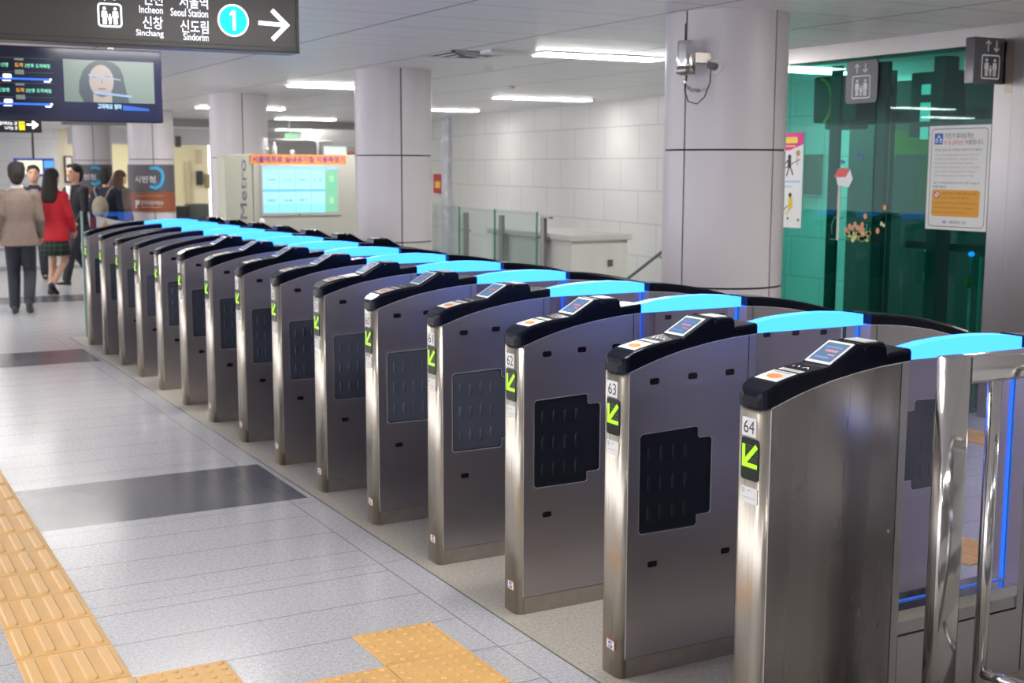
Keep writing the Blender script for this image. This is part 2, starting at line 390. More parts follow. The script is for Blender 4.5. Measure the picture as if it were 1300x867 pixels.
# ------------------------------------------------------------------ round columns
def column(x, y, label, tiers=((.02, 1.00), (1.012, 1.885), (1.897, HC)), seam=0.0):
    t = thing('round_column', label, 'column', (x, y, 0), 0, 'round clad columns in a row')
    R = .40
    obj('core', MB().cyl((0, 0), R-.012, 0, HC, 48), m_gap, t)
    for z0, z1 in tiers:
        mb = MB()
        for q in range(4):
            a0 = seam + q*PI/2 + .016; a1 = seam + (q+1)*PI/2 - .016; k = 16
            ang = [a0+(a1-a0)*i/k for i in range(k+1)]
            mb.add([(R*math.cos(a), R*math.sin(a), z0) for a in ang]+[(R*math.cos(a), R*math.sin(a), z1) for a in ang], [(i, i+1, k+2+i, k+1+i) for i in range(k)], True)
            for e, s_ in ((ang[0], 1), (ang[-1], -1)):
                mb.add([(r*math.cos(e), r*math.sin(e), z) for r, z in ((R, z0), (R, z1), (R-.012, z1), (R-.012, z0))], [(0, 1, 2, 3)])
        obj('cladding', mb, m_col, t)
    return t
# direction from column to camera = -(1.94..)
column(2.95, 3.985, 'nearest and widest round column, beside the green elevator glass', seam=math.radians(-77.5))
column(2.99, 9.54, 'second round column, between the air-quality screen and the glass balustrade', seam=math.radians(-102))
column(2.94, 14.81, 'third round column, rising behind the left part of the air-quality screen', seam=math.radians(-99))
column(3.07, 20.60, 'fourth round column, carrying the grey and orange banner', seam=math.radians(-98))
column(3.00, 25.60, 'farthest round column in the row, banner partly hidden by people', seam=math.radians(-98))

# ------------------------------------------------------------------ ticket gates
WG = .13; LC = .551; L2 = 1.105; LT = 1.656; PITCH = .7301
prof = [(-.03, 1.085), (0, 1.0895), (.06, 1.110), (.132, 1.132), (.226, 1.154), (.32, 1.170), (.42, 1.183), (.551, 1.192)]
def zt(x):
    for (a, b), (c, d) in zip(prof, prof[1:]):
        if x <= c: return b + (d-b)*(x-a)/(c-a)
    return prof[-1][1]
def nose_y(x):            # half-width inset of the rounded nose for x<0.012
    if x >= .012: return 0.0
    t_ = (x+.020)/.032; t_ = max(0, min(1, t_)); return .036*(1-math.sqrt(max(0, 1-(1-t_)**2)))
def mesh_side(hole=True, mirror=False):
    """near side panel with flap recess and sensor slots cut out of it"""
    xs = [.006, .06, .132, .226, .32, .42, .516]
    outer = [(.006, .073), (.516, .073)] + [(x, zt(x)-.002) for x in reversed(xs)]
    pad = [(.052, .525), (.062, .515), (.292, .515), (.300, .523), (.300, .555), (.352, .556), (.360, .564), (.360, .826), (.352, .834), (.308, .834), (.300, .842), (.300, .868), (.292, .876), (.062, .868), (.052, .858)]
    loops = [outer]
    slots = []
    if hole:
        loops.append(pad)
        for cx, cz in ((.110, 1.056), (.272, 1.057), (.436, 1.058), (.114, .400), (.436, .402)):
            if cz > 1 and cx < .2: cz -= .006
            r_ = rrect(cx-.021, cz-.0115, cx+.021, cz+.0115, .008, 3); loops.append(r_); slots.append(r_)
    mx = (lambda p: (LT-p[0], p[1])) if mirror else (lambda p: p)
    loops = [[mx(p) for p in l] for l in loops]
    flat = [p for l in loops for p in l]
    tris = tessellate_polygon([[Vector((p[0], p[1], 0)) for p in l] for l in loops])
    mb = MB(); mb.add([(p[0], 0, p[1]) for p in flat], [list(t_) for t_ in tris])
    for l in loops:
        k = len(l); mb.add([(p[0], 0, p[1]) for p in l]+[(p[0], .004, p[1]) for p in l], [(i, (i+1) % k, k+(i+1) % k, k+i) for i in range(k)])
    sl = []
    for s_ in slots: sl.append(MB().flat([mx(p) for p in s_], lambda a, b, d: (a, d, b), .0028))
    pd = MB()
    if hole:
        c = (.19, .69)
        inset = [(c[0]+(p[0]-c[0])*.958, c[1]+(p[1]-c[1])*.966) for p in pad]
        pd.prism([mx(p) for p in inset], lambda a, b, d: (a, d, b), .0015, .006)
        for i in range(4):
            for j in range(3):
                px, pz = mx((.092+i*.052, .585+j*.105)); 
                pd.ell((px, .0025, pz), (.0085, .0065, .030), 10, 8)
    return mb, sl, pd
def mirx(mb):
    r = MB(); r.v = [(LT-x, y, z) for x, y, z in mb.v]; r.f = mb.f; r.m = mb.m; r.sm = mb.sm; return r
def core_mb():
    mb = MB(); xs = [.012, .06, .132, .226, .32, .42, .518]
    A = [[(x, .0045, .0), (x, WG, .0), (x, WG, zt(x)-.001), (x, .0045, zt(x)-.001)] for x in xs]
    return mb.rings(A, True, False)
def nose_mb():
    ys = [(.012, 0), (.004, .0008), (-.006, .0045), (-.014, .012), (-.0185, .022), (-.020, .034), (-.020, WG-.034), (-.0185, WG-.022), (-.014, WG-.012), (-.006, WG-.0045), (.004, WG-.0008), (.012, WG)]
    mb = MB(); R = [[(x, y, z) for x, y in ys] for z in (0, 1.084)]
    mb.rings(R, True, True, True)
    # sloping top under the cap
    return mb
def cap_mb(kind):
    mb = MB()
    if kind == 'reader':
        st = [(-.024, 1.118), (-.018, 1.132), (-.008, 1.140), (.004, 1.147), (.022, 1.158), (.06, 1.169), (.112, 1.179), (.166, 1.187), (.225, 1.194), (.230, 1.196), (.330, 1.252), (.337, 1.255),
              (.352, 1.256), (.358, 1.245), (.367, 1.245), (.373, 1.255), (.440, 1.254), (.447, 1.248), (.450, 1.221), (.458, 1.219), (.552, 1.227)]
    else:
        st = [(-.024, 1.112), (-.018, 1.122), (-.008, 1.128), (.004, 1.132), (.022, 1.139), (.06, 1.150), (.112, 1.165), (.166, 1.177), (.225, 1.190), (.30, 1.204), (.38, 1.216), (.46, 1.225), (.552, 1.231)]
    R = []
    for x, z in st:
        t_ = (x+.024)/.040; t_ = max(0, min(1, t_)); iy = .034*(1-math.sqrt(max(0, 1-(1-t_)**2)))
        y0 = -.003+iy; y1 = WG+.003-iy; zb = zt(x)-.001 if x > 0 else 1.086; c = .007
        R.append([(x, y0, zb), (x, y0, z-c*1.6), (x, y0+.003, z-c*.5), (x, y0+c*1.3, z), (x, y1-c*1.3, z), (x, y1-.003, z-c*.5), (x, y1, z-c*1.6), (x, y1, zb)])
    return mb.rings(R, True, False)
def reader_parts():
    P = {}
    s0, s1 = (.234, 1.1985), (.328, 1.2515)
    def on(a, b, d):                                     # a 0..1 up the slope, b = y
        nx, nz = -(s1[1]-s0[1]), (s1[0]-s0[0]); L = math.hypot(nx, nz)
        return (s0[0]+(s1[0]-s0[0])*a+nx/L*d, b, s0[1]+(s1[1]-s0[1])*a+nz/L*d)
    P['screen_frame'] = (MB().prism(rrect(-.02, .010, 1.02, WG-.010, .008, 2), on, -.004, .0022), m_plate)
    mb = MB(); mb.cur = 0; mb.flat(rect(.07, .018, .93, WG-.018), on, .0030)
    mb.cur = 1; mb.flat(rect(.50, .034, .60, .085), on, .0036); mb.flat(rect(.34, .03, .40, .06), on, .0036)
    mb.cur = 2; mb.flat(rect(.18, .04, .27, .10), on, .0036); mb.flat(rect(.68, .03, .76, .10), on, .0036)
    P['screen'] = (mb, [m_lcd, m_lcdt, m_lcdb])
    def top(a, b, d):
        zz = 1.158+(a-.022)*(1.179-1.158)/.09 if a < .112 else 1.179+(a-.112)*(1.194-1.179)/.113
        if .022 < a < .112: zz = 1.1585 + (a-.022)/.09*.0205 + .0012*math.sin((a-.022)/.09*PI)
        return (a, b, zz+.0012+d)
    mb = MB(); mb.cur = 0
    for a0, a1 in ((.032, .056), (.056, .084), (.084, .110)): mb.flat(rect(a0, .014, a1, WG-.014), top, 0)
    mb.cur = 1; mb.flat(circ(.066, .062, .017, 16, .030), top, .0008)
    mb.cur = 2; mb.flat(rect(.096, .03, .102, .10), top, .0008)
    P['card_label'] = (mb, [m_plate, m_orange, m_grey])
    mb = MB(); mb.cur = 0; mb.flat(rect(.120, .016, .142, WG-.016), top, 0); mb.cur = 1; mb.flat(rect(.124, .03, .127, .10), top, .0006); mb.flat(rect(.132, .03, .135, .10), top, .0006)
    mb.cur = 0
    for p in path([(.165, .030), (.180, .045), (.168, .060)], .004)+path([(.168, .075), (.182, .085)], .005)+path([(.165, .098), (.180, .104)], .005): mb.flat(p, top, .0004)
    P['instruction_label'] = (mb, [m_plate, m_grey])
    P['lens_cover'] = (MB().box(.380, .020, 1.252, .432, WG-.020, 1.2575), m_plate)
    return P
def nose_parts():
    P = {}
    f = lambda a, b, d: (-.020-d, a, b)
    P['number_plate'] = (MB().prism(rect(.034, .997, .098, 1.053), f, 0, .0012), m_plate)
    P['display_window'] = (MB().prism(rrect(.020, .866, .099, .992, .010), f, -.002, .0006), m_disp)
    mb = MB(); C = (.088, .915)                             # arrow head at the far lower corner
    for p in (stroke((.088, .905), (.088, .972), .013), stroke((.094, .911), (.026, .911), .013), stroke((.086, .915), (.030, .972), .015)):
        mb.flat(p, f, .0014)
    P['arrow_light'] = (mb, m_green)
    mb = MB()
    for k in range(11): mb.flat(rect(.026, .902+k*.0068, .094, .9035+k*.0068), f, .0010)
    P['led_rows'] = (mb, m_green2)
    mb = MB(); mb.cur = 0; mb.prism(rect(.022, .797, .094, .845), f, 0, .0010); mb.cur = 1
    for k in range(4): mb.flat(rect(.078, .826+k*.004, .090, .828+k*.004), f, .0016)
    mb.flat(rect(.050, .834, .068, .836), f, .0016)
    mb.flat(rect(.030, .812, .088, .8135), f, .0016)
    P['inspection_sticker'] = (mb, [m_plate, m_grey])
    mb = MB(); mb.cur = 0; mb.prism(rect(.030, .094, .082, .130), f, 0, .0008); mb.cur = 1; mb.flat(rect(.034, .098, .078, .126), f, .0012)
    mb.cur = 2; V, F = textpoly('S', .070, .042, .100, .124, .02); mb.add([f(a, b, .0016) for a, b in V], F)
    P['seal_sticker'] = (mb, [mat('orange border', (.6, .25, .12), .5), m_plate, mat('blue print', (.04, .07, .35), .5)])
    return P
m_trimm = mat('steel edge with painted glint', (.80, .78, .78), .30, .55)  # pale colour stands in for light caught on bevelled edges
PADP = [(.052, .525), (.062, .515), (.292, .515), (.300, .523), (.300, .555), (.352, .556), (.360, .564), (.360, .826), (.352, .834), (.308, .834), (.300, .842), (.300, .868), (.292, .876), (.062, .868), (.052, .858)]
def rim_mb(m_):
    f_ = (lambda a: LT-a) if m_ else (lambda a: a); c = (.19, .69); k = len(PADP)
    o_ = [(f_(c[0]+(p[0]-c[0])*1.016), c[1]+(p[1]-c[1])*1.013) for p in PADP]; i_ = [(f_(p[0]), p[1]) for p in PADP]
    mb = MB(); mb.add([(a, -.0012, b) for a, b in o_]+[(a, -.0012, b) for a, b in i_]+[(a, .003, b) for a, b in i_], [(i, (i+1) % k, k+(i+1) % k, k+i) for i in range(k)]+[(k+i, k+(i+1) % k, 2*k+(i+1) % k, 2*k+i) for i in range(k)]); return mb
def toptrim_mb(m_):
    f_ = (lambda a: LT-a) if m_ else (lambda a: a); xs = [.006, .06, .132, .226, .32, .42, .551]
    mb = MB(); mb.rings([[(f_(x), -.0012, zt(x)-.005), (f_(x), .002, zt(x)-.005), (f_(x), .002, zt(x)-.0015), (f_(x), -.0012, zt(x)-.0015)] for x in xs], True, False)
    mb.box(f_(.0035), -.001, .07, f_(.006), .002, 1.085); return mb
# shared meshes
GM = {}
def gm(k, mb, m): GM[k] = mb.mesh(k, m)
for mir in (0, 1):
    sfx = '_r' if mir else ''
    a, b_, c = mesh_side(True, bool(mir)); gm('side'+sfx, a, m_steel); gm('rim'+sfx, rim_mb(mir), m_trimm); gm('toptrim'+sfx, toptrim_mb(mir), m_trimm); [gm('slot%d' % i_+sfx, z_, m_slot) for i_, z_ in enumerate(b_)]; gm('pad'+sfx, c, m_pad)
    if not mir: gm('padk', c, m_padk)
    tr = mirx if mir else (lambda q: q)
    gm('core'+sfx, tr(core_mb()), m_steel); gm('nose'+sfx, tr(nose_mb()), m_steel_v)
    rc = MB(); rc.flat([(.048, .51), (.364, .51), (.364, .88), (.048, .88)], lambda a, b, d: ((LT-a) if mir else a, d, b), .0043); gm('recess'+sfx, rc, m_gap)  # flat black backing paints the shadow in the gap around the pad
    for kd in ('reader', 'plain'): gm('cap_'+kd+sfx, tr(cap_mb(kd)), m_black)
    gm('kick'+sfx, tr(B(.006, .0015, 0, .551, WG, .068)), m_kick)
    ep = MB(); ep.rings([[(x, .001, .070), (x, WG, .070), (x, WG, zt(x)-.001), (x, .001, zt(x)-.001)] for x in (.5205, .551)], True, False); gm('endpost'+sfx, tr(ep), m_steel)
    for k, (q, m_) in reader_parts().items(): gm('rp_'+k+sfx, tr(q), m_)
plain, _, _ = mesh_side(False); gm('side_plain', plain, m_steel_d)
for k, (q, m_) in nose_parts().items(): gm('np_'+k, q, m_)
arc_t = [(.551, 1.212), (.58, 1.222), (.66, 1.234), (.75, 1.2405), (.85, 1.2435), (.926, 1.243), (1.03, 1.236), (1.105, 1.226)]
mb = MB(); mb.rings([[(x, .040, 1.184), (x, .092, 1.184), (x, .092, z), (x, .040, z)] for x, z in arc_t], True, False); gm('arc', mb, m_arc)
gm('glass', B(.553, .062, .386, 1.100, .070, 1.183), m_flap)
gm('led', B(1.096, .060, .390, 1.1015, .072, 1.183), m_led)
gm('ledb', B(.556, .063, .386, 1.09, .069, .3885), m_led2)
mb = B(.552, 0, 0, 1.104, WG, .298); mb.box(.552, .006, .302, 1.104, WG-.006, .345); gm('plinth', mb, m_steel)
gm('ledge', B(.552, .001, .345, 1.104, WG-.001, .384), m_steel_p)
screw = MB().ell((0, 0, 0), (.006, .003, .006), 10, 6)
gm('screw', screw, m_steel_v)
def P_(name, key, parent): return link(name, GM[key], parent)
for n in range(64, 49, -1):
    y = (64-n)*PITCH
    desc = {64: 'nearest stainless ticket gate, number 64, with a plain side and no flap pad',
            50: 'farthest ticket gate, at the left end of the row, plain black cap without reader',
            54: 'ticket gate with plain black cap and no reader screen, nearest of the plain-capped ones',
            53: 'plain-capped ticket gate, second nearest of those without a reader screen',
            52: 'plain-capped ticket gate in the middle of the five without reader screens',
            51: 'plain-capped ticket gate next to the farthest one at the left end',
            55: 'farthest ticket gate whose front cap carries a raised reader screen'}.get(n, 'stainless ticket gate numbered %d with flap pad and raised reader screen' % n)
    g = thing('ticket_gate', desc, 'ticket gate', (0, y, 0), 0, 'ticket gates in one row')
    fc = P_('front_cabinet', 'core', g); P_('nose_post', 'nose', g)
    sp = P_('side_panel', 'side_plain' if n == 64 else 'side', g)
    if n != 64:
        P_('pad_recess', 'recess', sp); pdd = P_('flap_pad', 'padk' if n in (63, 62) else 'pad', g); [P_('sensor_window', 'slot%d' % i_, sp) for i_ in range(5)]
    else:
        s_ = P_('screw', 'screw', sp); s_.location = (.490, 0, .655)
    P_('edge_trim', 'toptrim', sp)
    if n != 64: P_('recess_rim', 'rim', sp)
    P_('kick_plate', 'kick', g); P_('end_post', 'endpost', g)
    kd = 'reader' if n >= 55 else 'plain'
    cp = P_('top_cap', 'cap_'+kd, g)
    if kd == 'reader':
        for k in ('screen_frame', 'screen', 'card_label', 'instruction_label', 'lens_cover'): P_(k, 'rp_'+k, cp)
    for k in ('number_plate', 'display_window', 'inspection_sticker', 'seal_sticker'):
        q = P_(k, 'np_'+k, g)
        if k == 'display_window': P_('led_rows', 'np_led_rows', q); lab(P_('arrow_light', 'np_arrow_light', q), 'green lit arrow pointing down to the left')
        if k == 'number_plate':
            mb = MB(); V, F = textpoly(str(n), .090, .042, 1.006, 1.045); mb.add([(-.0216, a, b) for a, b in V], F); obj('gate_number', mb, m_ink, q)
    pl = P_('base_plinth', 'plinth', g); P_('ledge', 'ledge', pl)
    gl = P_('glass_panel', 'glass', g); P_('lit_edge', 'led', gl); P_('lit_bottom_edge', 'ledb', gl)
    lab(P_('arched_light', 'arc', g), 'glowing cyan arched light panel over the glass')
    P_('rear_cabinet', 'core_r', g); P_('rear_nose_post', 'nose_r', g)
    sr = P_('rear_side_panel', 'side_r', g); P_('pad_recess', 'recess_r', sr); P_('edge_trim', 'toptrim_r', sr); P_('recess_rim', 'rim_r', sr); [P_('sensor_window', 'slot%d_r' % i_, sr) for i_ in range(5)]; P_('rear_flap_pad', 'pad_r', g)
    P_('rear_kick_plate', 'kick_r', g); P_('rear_end_post', 'endpost_r', g)
    kr = 'reader' if n <= 56 else 'plain'
    cr = P_('rear_top_cap', 'cap_'+kr+'_r', g)
    if kr == 'reader':
        for k in ('screen_frame', 'screen', 'card_label', 'lens_cover'): P_(k, 'rp_'+k+'_r', cr)

# ------------------------------------------------------------------ railing at the right
t = thing('steel_railing', 'polished square-tube stainless railing standing in front of gate 64', 'railing', (.46, -.235, 0))
mb = MB(); mb.rings([[(x, y, z) for x, y in rrect(0, 0, .10, .05, .010, 3)] for z in (0, 1.235)], True, True); obj('post', mb, m_steel_p, t)
mb = MB(); mb.rings([[(x, y, z) for y, z in rrect(0, 1.150, .05, 1.235, .010, 3)] for x in (.10, 1.7)], True, True); obj('top_rail', mb, m_steel_p, t)
obj('brace', MB().tube([(.212, .012, .02), (.212, .012, 1.155)], .021, 16), m_steel_p, t)
mb = MB().tube([(.212, .012, .24), (.225, -.06, .24), (.235, -.13, .24)], .018, 14); obj('foot_rail', mb, m_steel_p, t)
obj('flange', MB().cyl((.212, .012), .045, 0, .012, 20), m_steel_p, t)
t = thing('gate_barrier', 'low stainless swing barrier with glass infill right of the railing', 'barrier', (.66, -.43, 0))
mb = MB().tube([(.02, 0, 1.02), (.02, 0, 1.12), (.035, 0, 1.14), (.06, 0, 1.150), (1.4, 0, 1.150)], .024, 14); mb.tube([(.02, 0, .03), (.02, 0, 1.03)], .020, 14); obj('frame', mb, m_steel_p, t)
obj('infill_glass', B(.06, -.004, .15, 1.4, .004, 1.10), m_glass, t)

# ------------------------------------------------------------------ tactile paving
def strip(x0, x1, y0, y1, tile, label, flip=False):
    t = thing('tactile_guide_strip', label, 'tactile paving', (x0, y0, 0), 0)
    k = 0; mbt = MB(); mbb = MB(); y = y0
    while y < y1-.01:
        ye = min(y+tile, y1)
        mbt.box(.003, y-y0+.003, 0, x1-x0-.003, ye-y0-.003, .006)
        for i in range(4):
            cx = (x1-x0)*(i+.5)/4; a, b = y-y0+.022, ye-y0-.022; h = .019
            R = []
            for yy, s_ in ((a, .3), (a+.008, .8), (a+.02, 1), (b-.02, 1), (b-.008, .8), (b, .3)):
                R.append([(cx-h*s_-.003, yy, .0055), (cx-h*s_+.003, yy, .0055+.008*s_), (cx+h*s_-.003, yy, .0055+.008*s_), (cx+h*s_+.003, yy, .0055)])
            mbb.rings(R, True, False)
        y = ye
    obj('tiles', mbt, m_yel, t, .002, 1); o = obj('raised_bars', mbb, m_yel2, t); o['kind'] = 'stuff'
    return t
strip(-1.85, -1.507, 1.57-.342*3, 9.1, .342, 'yellow tactile guide strip with long raised bars, running past the gates')
def pad(x0, x1, y0, y1, label):
    t = thing('tactile_warning_tile', label, 'tactile paving', (x0, y0, 0), 0, 'yellow dotted warning tiles')
    w_, h_ = x1-x0, y1-y0
    obj('tile', B(.002, .002, 0, w_-.002, h_-.002, .006), m_yel, t, .002, 1)
    mb = MB(); c = 6
    for i in range(c):
        for j in range(c):
            mb.lathe((w_*(i+.5)/c, h_*(j+.5)/c, .0055), ((.014, 0), (.013, .002), (.009, .0045), (.004, .0052)), 10)
    o = obj('raised_dots', mb, m_yel2, t); o['kind'] = 'stuff'
y1_, y2_, y3_ = 1.557, 1.225, .885
pad(-1.505, -1.180, y2_, y1_, 'yellow dotted warning tile against the right edge of the guide strip')
pad(-.692, -.360, y2_, y1_, 'single yellow dotted warning tile set one row ahead, in front of gate 62')
for i in range(4):
    x0 = -1.350+.33*0 + i*.33; x0 = -.360-.33*(i+1)
    pad(max(x0, -1.505), x0+.33, y3_, y2_, ['rightmost', 'second from right', 'third from right', 'fourth from right'][i]+' yellow dotted warning tile of the row at the bottom edge')
for i in range(3):
    pad(2.08, 2.42, 1.05+.34*i, 1.39+.34*i, 'yellow dotted tile beyond the gates seen through glass, %s of three' % ['nearest', 'middle', 'farthest'][i])
strip(4.16, 4.50, .6, 4.6, .342, 'yellow tactile strip beyond the gates beside the elevator, seen through glass')

# ------------------------------------------------------------------ elevator enclosure
F = 4.93
mb = MB()
for y0, y1 in ((3.49, 4.62), (4.63, 5.62), (5.63, 6.9)): mb.box(F, y0, .05, F+.012, y1, 2.645)
wn = struct('window_1', mb, m_eglass)
struct('trim_3', B(F-.03, 3.0, 2.64, F+.25, 7.0, HC), m_steel_w)
t = thing('elevator_pier', 'tall brushed steel pier right of the elevator glass', 'pillar', (F, 3.5, 0))
mb = B(-.02, -.19, 0, .32, -.015, 2.64); obj('pier_panel', mb, m_steel_w, t, .006)
mb = B(-.06, -1.4, 0, .30, -.205, 2.64); obj('door_surround', mb, m_steel_w, t, .006)
obj('header', B(-.045, -.34, 2.30, -.021, -.13, 2.64), mat('bronze steel', (.34, .27, .22), .3, 1), t)
# shaft: frames, machinery, car
t = thing('elevator_shaft_frame', 'dark steel framework of the elevator shaft behind the green glass', 'elevator shaft', (5.3, 4.6, 0))
m_dk = mat('dark shaft steel', (.045, .05, .05), .45, spec=.4)
def ob(name, a, m, p=t, bev=0): return obj(name, B(a[0]-5.3, a[1]-4.6, a[2], a[3]-5.3, a[4]-4.6, a[5]), m, p, bev)
ob('upright', (5.0, 5.10, 0, 5.03, 5.21, 2.6), m_dk); ob('upright', (5.0, 4.59, 0, 5.05, 4.69, 2.6), m_dk); ob('upright', (5.0, 4.02, 0, 5.15, 4.12, 2.6), m_dk); ob('upright', (6.9, 3.6, 0, 7.0, 3.75, 2.6), m_dk)
ob('back_panel', (7.0, 3.2, 0, 7.05, 7.08, 2.62), mat('shaft back', (.085, .09, .085), .6))
ob('back_panel', (5.9, 3.56, 0, 6.9, 3.6, 2.62), mat('shaft back', (.06, .065, .065), .6))
ob('cross_beam', (5.8, 3.7, 2.16, 5.9, 5.8, 2.26), m_dk)
ob('cross_beam', (5.6, 3.7, 1.12, 5.68, 4.9, 1.18), m_dk)
ob('guide_rail', (5.72, 5.25, 0, 5.78, 5.29, 2.6), mat('rail steel', (.45, .5, .5), .35, .8)); ob('guide_rail', (5.5, 4.55, 0, 5.53, 4.57, 1.15), MATS['rail steel']); ob('guide_rail', (5.5, 4.02, 0, 5.53, 4.04, 1.1), MATS['rail steel'])
m_ypaint = mat('yellow painted steel', (.85, .66, .05), .5)
ob('buffer_beam', (6.3, 3.7, 1.90, 6.4, 5.9, 2.12), m_ypaint)
ob('buffer_beam', (6.32, 4.95, 1.45, 6.4, 5.5, 1.85), mat('ochre panel', (.30, .20, .05), .5))
t2 = thing('elevator_machine', 'dark winch machinery hanging high inside the green glass shaft', 'machinery', (5.5, 5.5, 2.35))
mb = B(-.05, -.12, -.18, .25, .42, .22); mb.box(-.02, -.02, -.24, .2, .30, -.18); mb.box(-.02, -.30, .02, .2, -.12, .12); obj('housing', mb, m_dk, t2, .02)
obj('guard_arc', MB().tube([(-.09, .30+.16*math.cos(a), .0+.20*math.sin(a)) for a in [PI*(.55+.1*k) for k in range(9)]], .012, 8), m_ypaint, t2)
t3 = thing('control_box', 'small lit control boxes high behind the green glass, right of the elevator sign', 'control box', (5.6, 4.7, 2.25))
obj('housing', B(0, -.22, -.22, .15, .22, .30), m_dk, t3, .01)
for a, b, w_, h_ in ((.05, .16, .09, .08), (-.14, .20, .07, .06), (.05, -.02, .10, .15), (-.13, .0, .07, .14), (.05, -.19, .08, .10)):
    obj('indicator', B(-.01, a-w_/2, b-h_/2, 0, a+w_/2, b+h_/2), em('indicator light', (.55, .9, .85), .8), t3)
t4 = tag(obj('wall_box', B(5.6, 3.92, 1.02, 5.66, 4.05, 1.26), mat('pale box', (.5, .55, .5), .5), None, .01), 'pale rectangular box low behind the elevator glass, under the notice', 'junction box')
for yy, s_ in ((4.42, 'left'), (3.99, 'right')):
    t5 = thing('indicator_lamp', 'small blue light on a thin stand behind the elevator glass, %s one' % s_, 'indicator lamp', (5.35, yy, 0))
    obj('stand', MB().tube([(0, 0, 0), (0, 0, 1.10)], .010, 8), MATS['rail steel'], t5)
    obj('lamp', MB().ell((0, 0, 1.13), (.025, .025, .02), 12, 8), em('blue lamp', (.02, .25, 1.0), 2.2), t5)
    obj('green_tag', MB().ell((-.01, 0, .92), (.02, .03, .05), 8, 6), mat('olive plastic', (.25, .35, .05), .5), t5)
t = thing('wall_panel', 'dark brown panel on the wall behind the glass, right of the pink poster', 'panel', (7.80, 8.40, 0))
obj('panel', B(0, 0, 1.47, .06, .24, 1.93), mat('brown', (.25, .13, .11), .5), t)

# signs and stickers on the elevator glass
def person_icon(cx, z0, h, wx):
    s = h
    return [circ(cx, z0+s*.90, s*.10*wx/abs(wx) if 0 else s*.10, 12), [(cx-.15*s*wx, z0+.76*s), (cx+.15*s*wx, z0+.76*s), (cx+.19*s*wx, z0+.40*s), (cx-.19*s*wx, z0+.40*s)],
            rect(cx-.12*s*wx, z0, cx-.015*s*wx, z0+.42*s), rect(cx+.015*s*wx, z0, cx+.12*s*wx, z0+.42*s)]
def elevator_icon(a0, a1, z0, z1, lw=.010):
    s = 1 if a1 > a0 else -1; W = abs(a1-a0); H = z1-z0
    P = ringq(rrect(a0, z0, a1, z1, .018), rrect(a0+s*lw, z0+lw, a1-s*lw, z1-lw, .010))
    for f_, h_ in ((.28, .72), (.72, .72)): P += person_icon(a0+s*W*f_, z0+H*.12, H*h_, s)
    P += person_icon(a0+s*W*.5, z0+H*.12, H*.44, s)
    return P
def arrow_icon(a, z0, z1, upw, w_, lw):
    t_ = z1 if upw else z0; k = -1 if upw else 1
    return [stroke((a, z0), (a, z1), lw), stroke((a-w_, t_+k*w_), (a+w_*.15, t_-k*0), lw), stroke((a+w_, t_+k*w_), (a-w_*.15, t_), lw)]
fn = frX(F)
t = thing('elevator_sign', 'grey rounded square elevator sign fixed on the green glass', 'sign', (F, 4.78, 2.45)); q = off(fn, (F, 4.78, 2.45))
draw('plate', [rrect(4.955, 2.285, 4.612, 2.615, .035)], q, .002, mat('grey sign plate', (.13, .125, .14), .35), t, .008)
draw('pictogram', elevator_icon(4.885, 4.685, 2.320, 2.500), q, .0115, m_white, t)
draw('arrows', arrow_icon(4.835, 2.52, 2.59, True, .025, .012)+arrow_icon(4.745, 2.52, 2.59, False, .025, .012), q, .0115, m_white, t)
t = thing('hanging_elevator_sign', 'dark box-shaped elevator sign projecting from the steel pier', 'sign', (4.77, 3.42, 2.50)); q = off(frY(3.40), (4.77, 3.42, 2.50))
mb = B(-.165, -.02, -.145, .128, .06, .165); obj('box', mb, mat('dark glossy sign box', (.07, .07, .085), .12, spec=.7), t, .004)
draw('pictogram', elevator_icon(4.675, 4.855, 2.385, 2.550), q, .003, m_white, t)
draw('arrows', arrow_icon(4.735, 2.570, 2.645, True, .024, .011)+arrow_icon(4.815, 2.570, 2.645, False, .024, .011), q, .003, m_white, t)
mb = MB().box(.128, -.0, .12, .135, .03, .15); mb.box(.128, 0, -.13, .135, .03, -.10); obj('bracket', mb, m_steel_w, t)

t = thing('notice_board', 'white framed bicycle notice with orange panel, on the elevator glass', 'notice', (F, 3.77, 1.71)); q = off(fn, (F, 3.77, 1.71))
draw('board', [rrect(4.055, 1.330, 3.490, 2.086, .008)], q, .004, m_plate, t, .012)
draw('border', ringq(rrect(4.030, 1.352, 3.513, 2.064, .03), rrect(4.026, 1.356, 3.517, 2.060, .027)), q, .0165, m_ink, t)
mb = MB(); mb.cur = 0; mb.flat(rrect(4.003, 1.950, 3.922, 2.032, .008), q, .0165); mb.cur = 1
for cx in (3.983, 3.942):
    for p in ringq(circ(cx, 1.978, .015, 14), circ(cx, 1.978, .010, 14)): mb.flat(p, q, .0170)
for p in path([(3.983, 1.978), (3.972, 2.004), (3.950, 2.004), (3.942, 1.978)], .006): mb.flat(p, q, .0170)
mb.flat(circ(3.962, 2.014, .006, 10), q, .0170)
obj('bicycle_symbol', mb, [mat('blue symbol', (.02, .12, .55), .4), m_white], t)
text('title', [('자전거 휴대승차는', 3.908, 3.640, 1.992, 2.032)], q, .0165, m_ink, t)
text('subtitle', [('토·일·공휴일만', 3.908, 3.725, 1.947, 1.982)], q, .0165, mat('red ink', (.65, .05, .05), .5), t)
text('subtitle_end', [('허용됩니다.', 3.715, 3.550, 1.947, 1.982)], q, .0165, m_ink, t)
lines = [('자전거는 맨앞칸 또는 맨뒤칸을 이용하여 주시기 바랍니다', 3.995, 3.562, 1.901, 1.920)]
